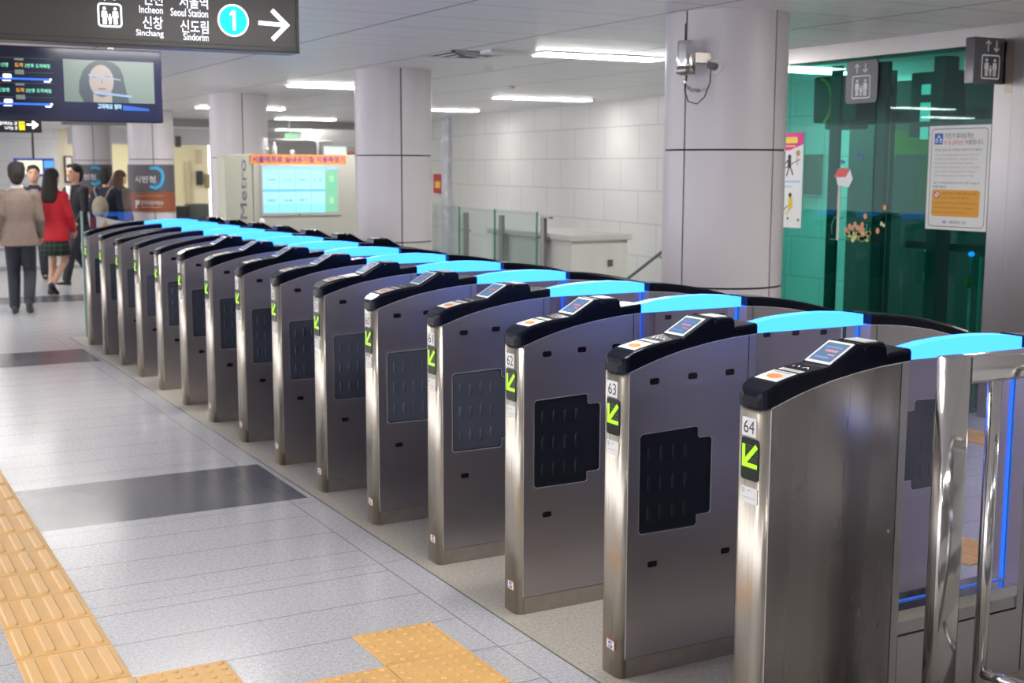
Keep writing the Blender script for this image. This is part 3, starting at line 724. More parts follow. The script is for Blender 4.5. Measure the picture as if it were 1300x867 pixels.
src = ['승차 시 다른 승객에게 불편을 주지 않도록 하여 주시고', '에스컬레이터와 엘리베이터는 이용하실 수 없습니다', '계단의 경사로를 이용하여 안전하게 이동하시고', '열차 안에서는 자전거를 반드시 잡고 계셔야 하며', '혼잡한 시간에는 이용을 삼가하여 주시기 바랍니다', '안전사고 예방을 위하여 직원의 안내에 따라 주세요']
for i, s_ in enumerate(src): lines.append((s_, 3.990, 3.58+.02*(i % 3), 1.866-i*.030, 1.882-i*.030))
text('body_text', lines[1:], q, .0165, m_grey, t); text('first_line', lines[:1]+[('위반 시 여객운송약관에 따라 하차 조치될 수 있습니다', 3.998, 3.566, 1.664, 1.680), ('양해를 바랍니다', 3.998, 3.87, 1.634, 1.652)], q, .0165, m_ink, t)
draw('orange_panel', [rrect(4.003, 1.428, 3.560, 1.622, .02)], q, .0165, mat('amber panel', (.80, .38, .03), .5), t)
draw('prohibition_mark', ringq(circ(3.955, 1.585, .028, 20), circ(3.955, 1.585, .020, 20))+[stroke((3.972, 1.602), (3.938, 1.568), .008)], q, .0172, mat('red ink', (.65, .05, .05), .5), t)
draw('mark_ground', [circ(3.955, 1.585, .0275, 20)], q, .0168, m_white, t)
text('orange_text', [('접이식 자전거는 언제나 휴대 승차 가능', 3.905, 3.590, 1.586, 1.606), ('접어서 보관해 주시기 바랍니다', 3.905, 3.66, 1.556, 1.570), ('승강장 및 열차 안에서는 자전거를 타지 마시고', 3.99, 3.575, 1.518, 1.532), ('안전하게 끌고 이동하여 주시기 바랍니다', 3.99, 3.60, 1.484, 1.498), ('이용에 협조해 주셔서 감사합니다', 3.99, 3.68, 1.450, 1.464)], q, .0172, mat('brown ink', (.35, .12, .02), .5), t)
text('footer', [('서울메트로 사장', 3.835, 3.670, 1.376, 1.398)], q, .0165, m_ink, t)
draw('footer_logo', ringq(circ(3.875, 1.387, .018, 16, .010), circ(3.875, 1.387, .011, 16, .005)), q, .0165, mat('blue symbol', (.02, .12, .55), .4), t)

t = thing('pink_poster', 'narrow white poster with a pink heading beside the nearest column', 'poster', (F, 5.6, 1.67)); q = off(fn, (F, 5.6, 1.67))
draw('sheet', [rect(5.86, 1.272, 5.432, 2.072)], q, .002, m_plate, t, .004)
draw('heading', [[(5.86, 2.072), (5.432, 2.072), (5.432, 1.975), (5.60, 1.925), (5.86, 1.915)]], q, .0066, mat('magenta', (.72, .01, .25), .4), t)
draw('heading_text', [rrect(5.80, 1.985, 5.505, 2.035, .015), rrect(5.80, 1.955, 5.53, 1.965, .004)], q, .0070, mat('yellow ink', (.9, .65, .05), .5), t)
draw('caption', [rect(5.80, 1.655, 5.46, 1.668), rect(5.80, 1.615, 5.55, 1.625)], q, .0068, mat('pale blue ink', (.35, .5, .8), .5), t)
def fig(cx, cz, s): return [circ(cx, cz+.062*s, .020*s, 12), [(cx-.018*s, cz+.045*s), (cx+.022*s, cz+.045*s), (cx+.018*s, cz-.02*s), (cx-.02*s, cz-.02*s)], stroke((cx, cz-.01*s), (cx+.03*s, cz-.085*s), .013*s), stroke((cx-.01*s, cz-.01*s), (cx-.045*s, cz-.075*s), .013*s), stroke((cx+.02*s, cz+.035*s), (cx+.06*s, cz+.0*s), .010*s)]
draw('cartoon_figure', fig(5.600, 1.80, 1.1), q, .0072, m_ink, t)
draw('cartoon_rail', [stroke((5.69, 1.76), (5.47, 1.85), .008)], q, .0070, m_ink, t); draw('cartoon_rail', [stroke((5.70, 1.39), (5.60, 1.46), .008)], q, .0070, m_ink, t)
for a_, b_ in ((5.67, 1.37), (5.60, 1.35), (5.47, 1.34)): draw('print_dot', [circ(a_, b_, .012, 8)], q, .0072, m_ink, t)
draw('yellow_figure', [[(5.60, 1.53), (5.55, 1.53), (5.545, 1.44), (5.60, 1.42)], stroke((5.58, 1.43), (5.62, 1.38), .014)], q, .0074, mat('ochre ink', (.7, .5, .03), .5), t)
draw('figure_head', [circ(5.578, 1.548, .020, 12)], q, .0076, m_ink, t)
draw('chocolate_figure', [circ(5.495, 1.90, .026, 12), stroke((5.51, 1.87), (5.50, 1.80), .010)], q, .0074, mat('tan ink', (.45, .28, .12), .5), t)

t = thing('birdhouse_sticker', 'birdhouse on a pole sticker with red roof on the elevator glass', 'sticker', (F, 4.95, 1.19)); q = off(fn, (F, 4.95, 1.19))
draw('roof', [[(5.060, 1.705), (5.010, 1.775), (4.885, 1.775), (4.925, 1.705)]], q, .003, mat('red roof', (.75, .10, .11), .5), t)
draw('house', [[(5.035, 1.704), (5.015, 1.640), (4.885, 1.625), (4.845, 1.690), (4.880, 1.770), (4.925, 1.704)]], q, .0026, m_white, t)
draw('pole', [rect(5.010, 1.195, 4.980, 1.64)], q, .0024, mat('pale pole', (.55, .62, .52), .5), t)
draw('ornament', path([(5.06, 1.24), (5.07, 1.31), (5.04, 1.37), (5.01, 1.38)], .012)+path([(4.93, 1.39), (4.95, 1.37), (5.04, 1.38)], .012)+path([(5.08, 1.20), (4.93, 1.20)], .010), q, .0022, mat('dark green ink', (.03, .16, .12), .5), t)
for cy, cz, s_, l in ((4.965, 1.825, 1, 'above the birdhouse sticker'), (4.765, 1.865, 1.3, 'flying right of the birdhouse sticker')):
    t = thing('bird_sticker', 'small blue bird sticker '+l, 'sticker', (F, cy, cz)); q = off(fn, (F, cy, cz))
    draw('body', [circ(cy, cz, .020*s_, 14, .012*s_), [(cy+.004, cz), (cy+.036*s_, cz+.026*s_), (cy-.014, cz+.004)], [(cy+.014*s_, cz), (cy+.04*s_, cz-.012*s_), (cy+.01, cz-.008)]], q, .003, mat('blue bird', (.10, .20, .62), .5), t)
t = thing('flower_sticker', 'flower bed sticker of orange and yellow blossoms on the elevator glass', 'sticker', (F, 4.76, 1.20)); q = off(fn, (F, 4.76, 1.20))
rnd = random.Random(3); A_, B_, C_ = [], [], []
for i in range(26): A_.append(circ(4.90-rnd.random()*.27, 1.205+rnd.random()*.065, .014+rnd.random()*.008, 8))
for cy, cz in ((4.90, 1.285), (4.83, 1.30), (4.80, 1.33), (4.77, 1.305), (4.74, 1.30), (4.72, 1.33), (4.69, 1.40), (4.55, 1.29), (4.485, 1.475), (4.86, 1.31), (4.71, 1.29)): B_.append(circ(cy, cz, .020, 8, .024))
for k in range(14):
    a = 4.90-k*.020; C_.append(stroke((a, 1.20), (a-.01, 1.26+.04*(k % 3)), .006))
draw('leaves', C_, q, .0028, mat('leaf green', (.08, .35, .22), .5), t)
draw('yellow_blossoms', A_, q, .0032, mat('pale yellow', (.75, .65, .25), .5), t); draw('orange_blossoms', B_, q, .0036, mat('salmon', (.75, .33, .18), .5), t)
for cy, cz, l in ((4.50, 1.34, 'right'),):
    t = thing('butterfly_sticker', 'pale butterfly sticker right of the flower sticker', 'sticker', (F, cy, cz)); q = off(fn, (F, cy, cz))
    draw('wings', [circ(cy+.014, cz+.008, .014, 8, .018), circ(cy-.012, cz-.004, .012, 8, .016)], q, .003, mat('cream ink', (.7, .62, .42), .5), t)

# device, camera and cable on the nearest column
t = thing('antenna_unit', 'chrome cylindrical antenna unit clamped to the nearest column', 'antenna', (2.485, 3.76, 2.46))
obj('housing', MB().lathe((-.03, 0, 0), ((.01, -.115), (.052, -.105), (.056, -.07), (.056, .085), (.050, .10), (.01, .105)), 20), mat('chrome', (.75, .74, .72), .12, 1), t)
obj('lower_ring', MB().lathe((-.03, 0, 0), ((.055, -.105), (.060, -.10), (.060, -.06), (.055, -.055)), 20), m_steel_d, t)
obj('aerial', MB().tube([(-.045, -.01, .10), (-.045, -.01, .205)], [.006, .004], 8), m_ink, t)
obj('clamp', B(.02, -.03, -.03, .14, .03, .03), m_steel_d, t)
obj('stem', MB().tube([(-.03, 0, -.11), (-.03, 0, -.17), (.02, .0, -.2), (.10, .03, -.2)], .012, 8), m_steel_p, t)
t = thing('wall_camera', 'small white cylindrical camera beside the chrome antenna on the nearest column', 'camera', (2.60, 3.70, 2.405))
def axcyl(c, d, r, r1=None, n=16):
    return MB().tube([c, tuple(Vector(c)+Vector(d))], [r, r if r1 is None else r1], n)
obj('base', axcyl((.075, .04, 0), (-.045, -.045, 0), .046), m_plate, t); obj('lens_barrel', axcyl((.03, -.005, 0), (-.06, -.03, .003), .024, .022), mat('camera grey', (.12, .11, .11), .3), t)
o = obj('cable', MB().tube([(-.02, -.03, -.02), (-.03, -.04, -.10), (-.07, -.04, -.19), (-.12, -.03, -.235), (-.165, .0, -.22), (-.18, .02, -.15), (-.15, .04, -.06)], .004, 8), m_ink, t)

# ------------------------------------------------------------------ balustrade, parapet, stairs
t = thing('glass_balustrade', 'frameless glass balustrade with steel posts around the stairwell', 'balustrade', (4.7, 10.8, 0))
for y0, y1 in ((11.46, 12.6), (10.52, 11.42), (9.51, 10.48)): obj('glass_pane', B(-.006, y0-10.8, .06, .006, y1-10.8, 1.285), m_bglass, t)
for y in (11.44, 10.50, 9.50): obj('glass_edge', B(-.008, y-10.8-.010, .06, .008, y-10.8+.010, 1.285), m_gedge, t)
for y in (11.33, 10.40, 9.42):
    p = obj('post', B(.02, y-10.8-.04, 0, .06, y-10.8+.04, 1.215), m_steel_w, t, .003)
    obj('clamp', MB().tube([(.04, y-10.8+.14, 1.0), (.04, y-10.8-.12, 1.0)], .010, 8), m_steel_w, p)
obj('end_bracket', B(.02, 9.25-10.8, 1.215, .06, 9.45-10.8, 1.235), m_steel_w, t)
m_stone = mat('pale stone', (.60, .59, .54), .55, noise=((5, 5, 2), .06, .04))
t = thing('stone_parapet', 'pale stone parapet with a slab top at the end of the glass balustrade', 'parapet', (4.76, 8.87, 0))
obj('body', B(.04, .04, 0, .76, 1.9, .985), m_stone, t); obj('coping', B(0, 0, .985, .80, 1.95, 1.05), mat('coping stone', (.50, .50, .47), .4), t, .008)
obj('socket', B(.50, .026, .70, .56, .04, .77), mat('dark brass', (.12, .10, .08), .4), t)
t = thing('stair_handrail', 'dark stair handrail sloping up along the white tiled wall', 'handrail', (8.0, 12.1, 0))
obj('rail', MB().tube([(-.10, .9, -.0+.02), (-.10, .35, .16), (-.10, -.45, .58), (-.16, -1.2, .98)], .022, 10), mat('dark rail', (.12, .12, .12), .35, .6), t)
obj('bracket', MB().tube([(-.10, -.45, .56), (-.0, -.45, .50), (.06, -.45, .50)], .010, 8), MATS['dark rail'], t)
t = thing('stair_stringer', 'sloping grey stair edge seen through the glass balustrade', 'staircase', (5.2, 10.9, 0))
mb = MB(); mb.prism([(.0, .74), (.0, .0), (.9, .0), (.9, .45)], lambda a, b, d: (d, a, b), 0, .05); obj('stringer', mb, mat('grey stair edge', (.33, .36, .34), .5), t)
t = thing('red_wall_cabinet', 'small red fire cabinet on the wall left of the marble pillar', 'fire cabinet', (9.55, 22.1, 1.42))
obj('box', B(-.05, -.22, -.21, .05, .22, .20), mat('red enamel', (.55, .03, .05), .4), t, .005); obj('label', B(-.053, -.12, -.10, -.05, .12, .04), mat('yellow ink', (.9, .65, .05), .5), t)

# ------------------------------------------------------------------ overhead direction sign
YS = 3.521
t = thing('direction_sign', 'large dark overhead direction sign with white lettering and line 1 circle', 'sign', (-.95, YS, 2.5)); q = off(frY(YS), (-.95, YS, 2.5))
obj('case', B(-1.4, 0, -.15, .797, .16, .22), m_sign, t, .006)
mb = MB()
for k in (0, 1): mb.box(-1.4, -.004, -.150+.024*k, .797, -.001, -.147+.024*k)
mb.box(.778, -.004, -.15, .781, -.001, .22)
obj('frame_line', mb, m_signfr, t)
obj('hanger', B(-.8, .06, .22, -.74, .10, .27), m_signfr, t); obj('hanger', B(.3, .06, .22, .36, .10, .27), m_signfr, t)
text('korean_names', [('인천', -.934, -.842, 2.545, 2.605, .012), ('서울역', -.762, -.622, 2.540, 2.603, .012), ('신창', -.941, -.844, 2.432, 2.492, .012), ('신도림', -.760, -.622, 2.424, 2.485, .012)], q, .003, m_lit, t)
text('english_names', [('Incheon', -.955, -.843, 2.506, 2.540, .010), ('Seoul Station', -.806, -.623, 2.500, 2.538, .010), ('Sinchang', -.974, -.843, 2.390, 2.428, .010), ('Sindorim', -.748, -.623, 2.388, 2.422, .010)], q, .003, m_lit, t)
draw('pictogram', elevator_icon(-1.150, -1.036, 2.430, 2.542, .009), q, .003, m_lit, t)
draw('arrows', arrow_icon(-1.115, 2.556, 2.62, False, .018, .010)+arrow_icon(-1.070, 2.556, 2.62, True, .018, .010), q, .003, m_lit, t)
draw('line_circle_ring', ringq(circ(-.497, 2.495, .079, 40), circ(-.497, 2.495, .070, 40)), q, .003, m_lit, t)
draw('line_circle', [circ(-.497, 2.495, .070, 40)], q, .002, m_cyan, t)
draw('line_number', [rect(-.500, 2.448, -.485, 2.545), [(-.500, 2.545), (-.514, 2.529), (-.514, 2.515), (-.500, 2.527)]], q, .0035, m_lit, t)
draw('arrow', [stroke((-.369, 2.491), (-.235, 2.487), .021), stroke((-.298, 2.557), (-.214, 2.480), .023), stroke((-.214, 2.494), (-.298, 2.412), .023)], q, .003, m_lit, t)

# train information display
YD = 7.441
t = thing('train_information_display', 'wide dark hanging display with train times and a video screen', 'display', (-.6, YD, 2.39)); q = off(frY(YD), (-.6, YD, 2.39))
obj('case', B(-1.3, 0, -.275, .700, .14, .275), m_navy, t, .008)
obj('hanger', B(-.6, .05, .275, -.55, .09, .375), m_navy, t); obj('hanger', B(.3, .05, .275, .35, .09, .375), m_navy, t)
draw('video_screen', [rect(-.643, 2.262, .036, 2.580)], q, .002, em('video backdrop', (.17, .22, .20), .7), t)
draw('video_hair', [[(-.50, 2.262), (-.535, 2.33), (-.53, 2.42), (-.50, 2.50), (-.455, 2.55), (-.40, 2.576), (-.33, 2.578), (-.27, 2.565), (-.225, 2.53), (-.20, 2.47), (-.19, 2.40), (-.175, 2.33), (-.16, 2.262)]], q, .003, em('video hair', (.055, .075, .09), .8), t)
draw('video_face', [circ(-.365, 2.425, .092, 24, .122), rect(-.43, 2.262, -.29, 2.34)], q, .004, em('video skin', (.33, .29, .27), .7), t)
draw('video_features', [stroke((-.43, 2.455), (-.385, 2.458), .010), stroke((-.345, 2.458), (-.30, 2.455), .010), stroke((-.39, 2.365), (-.335, 2.366), .010), stroke((-.362, 2.44), (-.358, 2.405), .006)], q, .005, em('video shade', (.18, .10, .10), .8), t)
draw('video_glare', [[(-.46, 2.475), (-.22, 2.44), (-.22, 2.432), (-.46, 2.462)], [(-.42, 2.345), (-.14, 2.32), (-.14, 2.305), (-.42, 2.325)]], q, .006, em('video blue', (.22, .32, .52), .8), t)
text('video_caption', [('고마워요 엄마', -.40, -.22, 2.213, 2.253, .012)], q, .003, em('caption light', (.45, .75, 1.0), 1.1), t)
draw('caption_bar', [[(-.21, 2.245), (-.01, 2.222), (-.01, 2.205), (-.21, 2.205)]], q, .002, em('caption bar', (.02, .10, .45), .9), t)
m_tg = em('led green', (.25, .95, .62), 1.0); m_to = em('led orange', (1.0, .45, .05), 1.0); m_tb = em('led blue', (.03, .16, .85), 1.1)
for z0, a in ((2.506, '오산행'), (2.322, '신창행')):
    text('destination_text', [(a, -1.11, -1.035, z0, z0+.030, .008), ('2번후 도착예정', -.918, -.738, z0, z0+.030, .008)], q, .003, m_tg, t)
    text('arrival_text', [('도착', -.988, -.928, z0, z0+.032, .01)], q, .003, m_to, t)
    draw('time_block', [rect(-.99, z0-.052, -.925, z0-.018), rect(-.99, z0+.05, -.925, z0+.066)], q, .003, em('grey led', (.16, .22, .17), .8), t)
    draw('route_line', [rect(-1.3, z0-.092, -.735, z0-.077)], q, .003, m_tb, t)
    draw('train_marker', [rrect(-1.075, z0-.080, -1.015, z0-.052, .008), circ(-.738, z0-.084, .009, 12), rect(-1.08, z0-.104, -1.02, z0-.096), rect(-.785, z0-.106, -.74, z0-.096)], q, .004, m_lit, t)
    draw('separator', [rect(-1.3, z0+.068, -.71, z0+.0695), rect(-1.3, z0-.036, -.71, z0-.0345)], q, .003, em('grey led', (.16, .22, .17), .8), t)
t = thing('small_exit_sign', 'small black sign with white arrow and yellow squares under the display', 'sign', (-1.05, YD, 2.07)); q = off(frY(YD), (-1.05, YD, 2.07))
obj('case', B(-.4, 0, -.045, .233, .08, .042), mat('sign black', (.012, .012, .012), .3), t, .003)
draw('yellow_squares', [rect(-.980, 2.043, -.937, 2.086), rect(-.980, 2.090, -.937, 2.106)], q, .003, em('yellow light', (1.0, .75, .02), 1.0), t)
draw('arrow', [stroke((-.925, 2.085), (-.86, 2.083), .014), stroke((-.885, 2.108), (-.845, 2.082), .016), stroke((-.845, 2.086), (-.885, 2.056), .016)], q, .003, m_lit, t)
text('lettering', [('갈아타는 곳', -1.12, -.99, 2.078, 2.104, .01), ('나가는 곳', -1.08, -.99, 2.044, 2.070, .01)], q, .003, m_lit, t)
obj('suspension_rod', B(-.3, .03, .042, -.28, .05, .044), m_gap, t)

# ------------------------------------------------------------------ air-quality kiosk
YK = 12.9
t = thing('air_quality_kiosk', 'beige air-quality kiosk with a bright cyan screen and orange banner', 'kiosk', (3.05, YK, 0)); q = off(frY(YK), (3.05, YK, 0))
m_kb = mat('beige kiosk panel', (.46, .45, .40), .45); m_kb2 = mat('yellowish kiosk panel', (.50, .50, .40), .45)
obj('cabinet', B(-.52, 0, 0, .87, .35, 1.925), m_kb, t, .01); obj('side_tower', B(-.88, .01, 0, -.525, .35, 1.925), m_kb2, t, .008)
obj('screen_bezel', B(-.43, -.015, 1.150, .64, 0, 1.80), mat('bezel beige', (.48, .47, .43), .4), t, .006)
mb = MB(); mb.flat(rect(2.650, 1.187, 3.480, 1.770), q, .017); obj('screen', mb, em('screen cyan', (.42, .86, .98), 1.0), t)
draw('screen_header', [rect(2.650, 1.735, 3.651, 1.768)], q, .018, em('screen header', (.30, .66, .95), 1.0), t)
draw('screen_green_column', [rect(3.482, 1.187, 3.651, 1.72)], q, .018, em('screen green', (.22, .60, .38), .95), t)
draw('screen_grid', [rect(x-.004, 1.187, x+.004, 1.72) for x in (2.86, 3.08, 3.285)]+[rect(2.65, 1.455, 3.48, 1.470)]+[rect(2.65, 1.47, 3.48, 1.49)], q, .019, em('screen grid', (.22, .62, .80), .9), t)
draw('screen_lower_rows', [rect(2.65, 1.187, 3.48, 1.30)], q, .0175, em('screen lower', (.30, .78, .93), 1.0), t)
text('screen_values', [(s_, x, x+.11, z, z+.035, .0) for s_, x, z in (('1,008', 2.70, 1.59), ('31.2', 2.92, 1.59), ('108.4', 3.12, 1.59), ('1.2', 3.33, 1.59), ('382', 2.70, 1.33), ('24.8', 2.92, 1.33), ('58.3', 3.12, 1.33))], q, .020, em('screen digits', (.06, .35, .45), .8), t)
text('screen_marks', [('양호', 3.54, 3.60, 1.58, 1.66), ('좋음', 3.54, 3.60, 1.30, 1.38)], q, .020, em('screen pale', (.8, .95, .6), .9), t)
draw('power_button', [circ(3.13, 1.165, .010, 12)], q, .017, m_ink, t)
draw('banner', [rect(2.500, 1.805, 3.780, 1.925)], q, .003, mat('orange banner', (.85, .30, .06), .5), t)
text('banner_text', [('서울메트로 실내공기질 자동측정기', 2.525, 3.760, 1.825, 1.908, .02)], q, .006, mat('purple ink', (.16, .03, .30), .5), t)
V, Fc = textpoly('Metro', 0, 1, 0, 1); mb = MB(); mb.add([q(2.445-b*.085, 1.12+a*.74, -.005) for a, b in V], Fc); obj('vertical_lettering', mb, mat('slate ink', (.17, .17, .26), .5), t)
m_pl = mat('white plastic', (.72, .72, .70), .4)
mb = MB()
for k in range(6): mb.lathe((0, 0, .06+k*.026), ((.02, 0), (.058-.004*k, .006), (.058-.004*k, .012), (.03, .024)), 16)
mb.tube([(0, 0, 0), (0, 0, .07)], .02, 8)
o = obj('louvred_sensor', mb, m_pl); o.location = (2.74, YK+.15, 1.925); tag(o, 'white louvred weather sensor standing on top of the kiosk', 'sensor')
o = obj('sensor_bottle', MB().lathe((0, 0, 0), ((.03, 0), (.03, .10), (.012, .13), (.012, .16), (.003, .165)), 12), m_pl); o.location = (2.86, YK+.12, 1.925); tag(o, 'slim white sensor tube beside the louvred sensor on the kiosk', 'sensor')
o = obj('weather_sensor', MB().lathe((0, 0, 0), ((.03, 0), (.03, .05), (.01, .065)), 12), m_pl); o.location = (3.1, YK+.14, 1.925); tag(o, 'short white sensor cap on the kiosk top, rightmost of the three', 'sensor')
o = obj('small_bollard', MB().lathe((0, 0, 0), ((.05, 0), (.05, .02), (.035, .03), (.035, 1.12), (.01, 1.14)), 12), m_pl); o.location = (2.52, YK-.35, 0); tag(o, 'thin white post standing before the kiosk screen', 'post')

# banners around the fourth and fifth columns
m_ban = mat('banner grey', (.105, .095, .105), .5); m_brn = mat('banner rust', (.30, .085, .035), .5); m_bblue = mat('banner blue', (.05, .42, .78), .5)
def banner(cx, cy, label):
    t = thing('column_banner', label, 'banner', (cx, cy, 0), 0, 'banners wrapped round columns')
    R = .415; base = math.radians(-119)
    def fn_(a, b, d):                                    # a = arc position in metres, clockwise to the right
        th = base + a/R; return ((R+d)*math.cos(th), (R+d)*math.sin(th), b)
    def wrap(z0, z1, d, m, name, a0=-.62, a1=.62):
        mb = MB(); k = 26; P = [a0+(a1-a0)*i/k for i in range(k+1)]
        mb.add([fn_(a, z0, d) for a in P]+[fn_(a, z1, d) for a in P]+[fn_(a, z0, d+.004) for a in P]+[fn_(a, z1, d+.004) for a in P],
               [(i, i+1, k+2+i, k+1+i) for i in range(k)]+[(2*k+2+i, 2*k+3+i, 3*k+4+i, 3*k+3+i) for i in range(k)], True)
        obj(name, mb, m, t)
    wrap(1.31, 1.80, 0, m_ban, 'grey_field'); wrap(.965, 1.309, 0, m_brn, 'rust_field')
    text('title', [('시민청', -.19, .17, 1.48, 1.60, .012)], fn_, .020, m_white, t)
    pts = [(.10, 1.735), (.20, 1.745), (.28, 1.69), (.31, 1.60), (.29, 1.51), (.25, 1.43), (.17, 1.385), (.10, 1.41)]
    draw('ear_symbol', path(pts, .055)+[circ(p[0], p[1], .0275, 12) for p in pts]+ringq(circ(.17, 1.475, .030, 14), circ(.17, 1.475, .016, 14)), fn_, .016, m_bblue, t)
    text('small_line', [('서울시민의 모든 이야기 지하철역에서', -.18, .30, 1.235, 1.265)], fn_, .020, mat('pale pink ink', (.6, .4, .32), .5), t)
    text('lower_title', [('군자차량사업소', -.09, .30, 1.085, 1.165, .012)], fn_, .020, m_white, t)
    draw('lower_symbol', [rect(-.20, 1.03, -.17, 1.17), [(-.20, 1.17), (-.10, 1.17), (-.13, 1.09), (-.17, 1.09)]], fn_, .020, m_white, t)
    text('lower_line', [('Citizens Hall community space', -.09, .28, 1.035, 1.06)], fn_, .020, m_white, t)
banner(3.07, 20.60, 'grey and rust banner with blue ear symbol, fully visible on the fourth column')
banner(3.00, 25.60, 'grey and rust banner on the farthest column, half hidden behind people')

# ------------------------------------------------------------------ far background
k = (33.9+2.803)/(29+2.803)
def far(x0, x1, z0, z1, Y=33.9, Y0=29):
    k = (Y+2.803)/(Y0+2.803); f_ = lambda x: -2.401+(x+2.401)*k; g_ = lambda z: 1.7805+(z-1.7805)*k
    return f_(x0), f_(x1), g_(z0), g_(z1)
x0, x1, z0, z1 = far(1.862, 2.756, 1.523, 1.945, 30)
t = thing('wall_screen', 'blue-framed bright screen hanging at the far left behind the people', 'screen', ((x0+x1)/2, 30, z0)); q = off(frY(30), ((x0+x1)/2, 30, z0))
obj('case', B(x0-(x0+x1)/2, 0, 0, x1-(x0+x1)/2, .12, z1-z0), mat('blue case', (.02, .05, .30), .4, emit=(.01, .03, .25), es=.6), t, .01)
obj('suspension_rod', B(-.02, .04, z1-z0, .02, .08, HC-z0), m_gap, t)
a0, a1, b0, b1 = far(1.932, 2.491, 1.58, 1.895, 30); draw('picture', [rect(a0, b0, a1, b1)], q, .004, em('picture cream', (1, .97, .72), .95), t)
a0, a1, b0, b1 = far(2.529, 2.741, 1.725, 1.890, 30); draw('side_picture', [rect(a0, b0, a1, b1)], q, .004, em('picture blue', (.10, .42, .90), .95), t)
x0, x1, z0, z1 = far(2.99, 3.184, 1.373, 2.005, 33.95)
t = thing('framed_notice', 'dark-framed notice on the far wall left of the farthest column', 'frame', (x0, 33.96, z0))
obj('frame', B(0, 0, 0, x1-x0, .04, z1-z0), mat('dark frame', (.06, .03, .02), .5), t); obj('sheet', B(.04, -.01, .04, x1-x0-.04, 0, z1-z0-.04), m_plate, t)
def item(name, r, Y, m, label, cat, depth=.1, Y0=29, z0f=None, bev=.01):
    x0, x1, z0, z1 = far(*r, Y, Y0)
    if z0f is not None: z0 = z0f
    o = obj(name, B(0, 0, 0, x1-x0, depth, z1-z0), m, None, bev); o.location = (x0, Y, z0); return tag(o, label, cat)
item('office_desk', (5.60, 5.917, 0, .779), 33.0, mat('desk dark', (.03, .03, .03), .5), 'dark low desk in the yellow-lit office, left one', 'desk', .5, z0f=0)
item('office_counter', (5.918, 6.42, 0, .834), 33.2, mat('counter grey green', (.09, .10, .09), .5), 'grey green counter in the yellow-lit office, right of the desk', 'counter', .5, z0f=0)
item('low_partition', (5.60, 6.42, 0, .50), 32.4, mat('bluish front', (.04, .06, .07), .2), 'dark bluish low front before the office counter', 'counter front', .04, z0f=0)
item('wall_telephone', (6.143, 6.30, 1.303, 1.655), 34.5, mat('phone black', (.03, .03, .03), .4), 'black telephone mounted on the yellow office wall', 'telephone')
item('picture_frame', (6.359, 6.478, 1.224, 1.577), 34.5, mat('frame olive', (.30, .26, .10), .5), 'small olive picture frame right of the office telephone', 'picture frame', .05)
item('wall_strip', (5.844, 5.982, .895, 1.887), 34.5, mat('strip beige', (.60, .52, .33), .5), 'tall narrow beige panel on the office wall', 'panel', .05)
item('wall_hatch', (6.139, 6.278, 1.83, 2.18), 34.5, mat('strip beige', (.60, .52, .33), .5), 'small beige hatch above the office telephone', 'hatch', .05)
item('wall_speaker', (5.662, 5.778, 2.234, 2.503), 31.7, mat('speaker grey', (.12, .12, .12), .5), 'dark grey loudspeaker hanging right of the banner column', 'loudspeaker', .2)
item('grey_kiosk_booth', (5.786, 6.782, 0, 2.329), 22.0, mat('booth grey', (.42, .41, .39), .45), 'rounded grey booth showing above the air-quality kiosk', 'booth', .6, 22, 0, .12)
item('booth_side_panel', (6.79, 7.08, 0, 2.30), 22.3, mat('booth pale', (.50, .50, .50), .45), 'paler panel right of the rounded grey booth', 'panel', .4, 22, 0, .03)
o = item('lit_board', (6.916, 7.379, 1.90, 2.175), 21.92, em('board glow', (.85, .92, .90), 1.0), 'bright white lit board above the right end of the kiosk', 'light board', .08, 22)
item('partition_panel', (6.88, 7.66, 0, 2.19), 22.0, m_whitem, 'white partition right of the grey booth, carrying the lit board', 'partition', .06, 22, 0)
o = item('hanging_poster', (7.373, 7.60, 1.345, 2.12), 21.965, m_plate, 'orange and white poster just left of the second round column', 'poster', .03, 22)
a0, a1, b0, b1 = far(7.373, 7.60, 1.62, 2.12, 21.88, 22); mb = MB().box(.01, -.012, .30, a1-a0-.01, -.002, .74); obj('picture', mb, mat('salmon poster', (.80, .38, .22), .5), o)
o = item('exit_light', (6.069, 6.367, 2.33, 2.43), 24.0, em('exit glow', (.35, .75, .45), .9), 'small green lit exit box hanging before the grey beam', 'exit light', .06, 22)
obj('suspension_rod', B(.10, .02, .05, .12, .04, HC-o.location[2]), m_whitem, o)
# glass end fence after the farthest gate
t = thing('end_fence', 'green-edged glass fence panel at the far end of the gate row', 'fence', (.08, 10.9, 0))
obj('glass_pane', B(0, 0, .05, .50, .012, 1.30), m_bglass, t); obj('glass_edge', B(-.02, -.01, 0, 0, .022, 1.31), mat('pale green edge', (.35, .50, .42), .3), t)
t = thing('flame_poster', 'white curved-top poster with an orange flame behind the farthest gate', 'poster', (.35, 10.85, 1.0)); q = off(frY(10.85), (.35, 10.85, 1.0))
draw('sheet', [[(.205, .90), (.80, .90), (.76, 1.10), (.66, 1.155), (.55, 1.19), (.40, 1.215), (.205, 1.262)]], q, 0, m_plate, t, .004)
draw('flame', [[(.27, 1.09), (.255, 1.14), (.295, 1.225), (.325, 1.17), (.35, 1.13), (.33, 1.09)]], q, .006, mat('flame', (.85, .38, .06), .5), t)
draw('dark_stripe', [rect(.14, .90, .203, 1.255)], q, .0, mat('maroon', (.16, .03, .06), .5), t, .004)

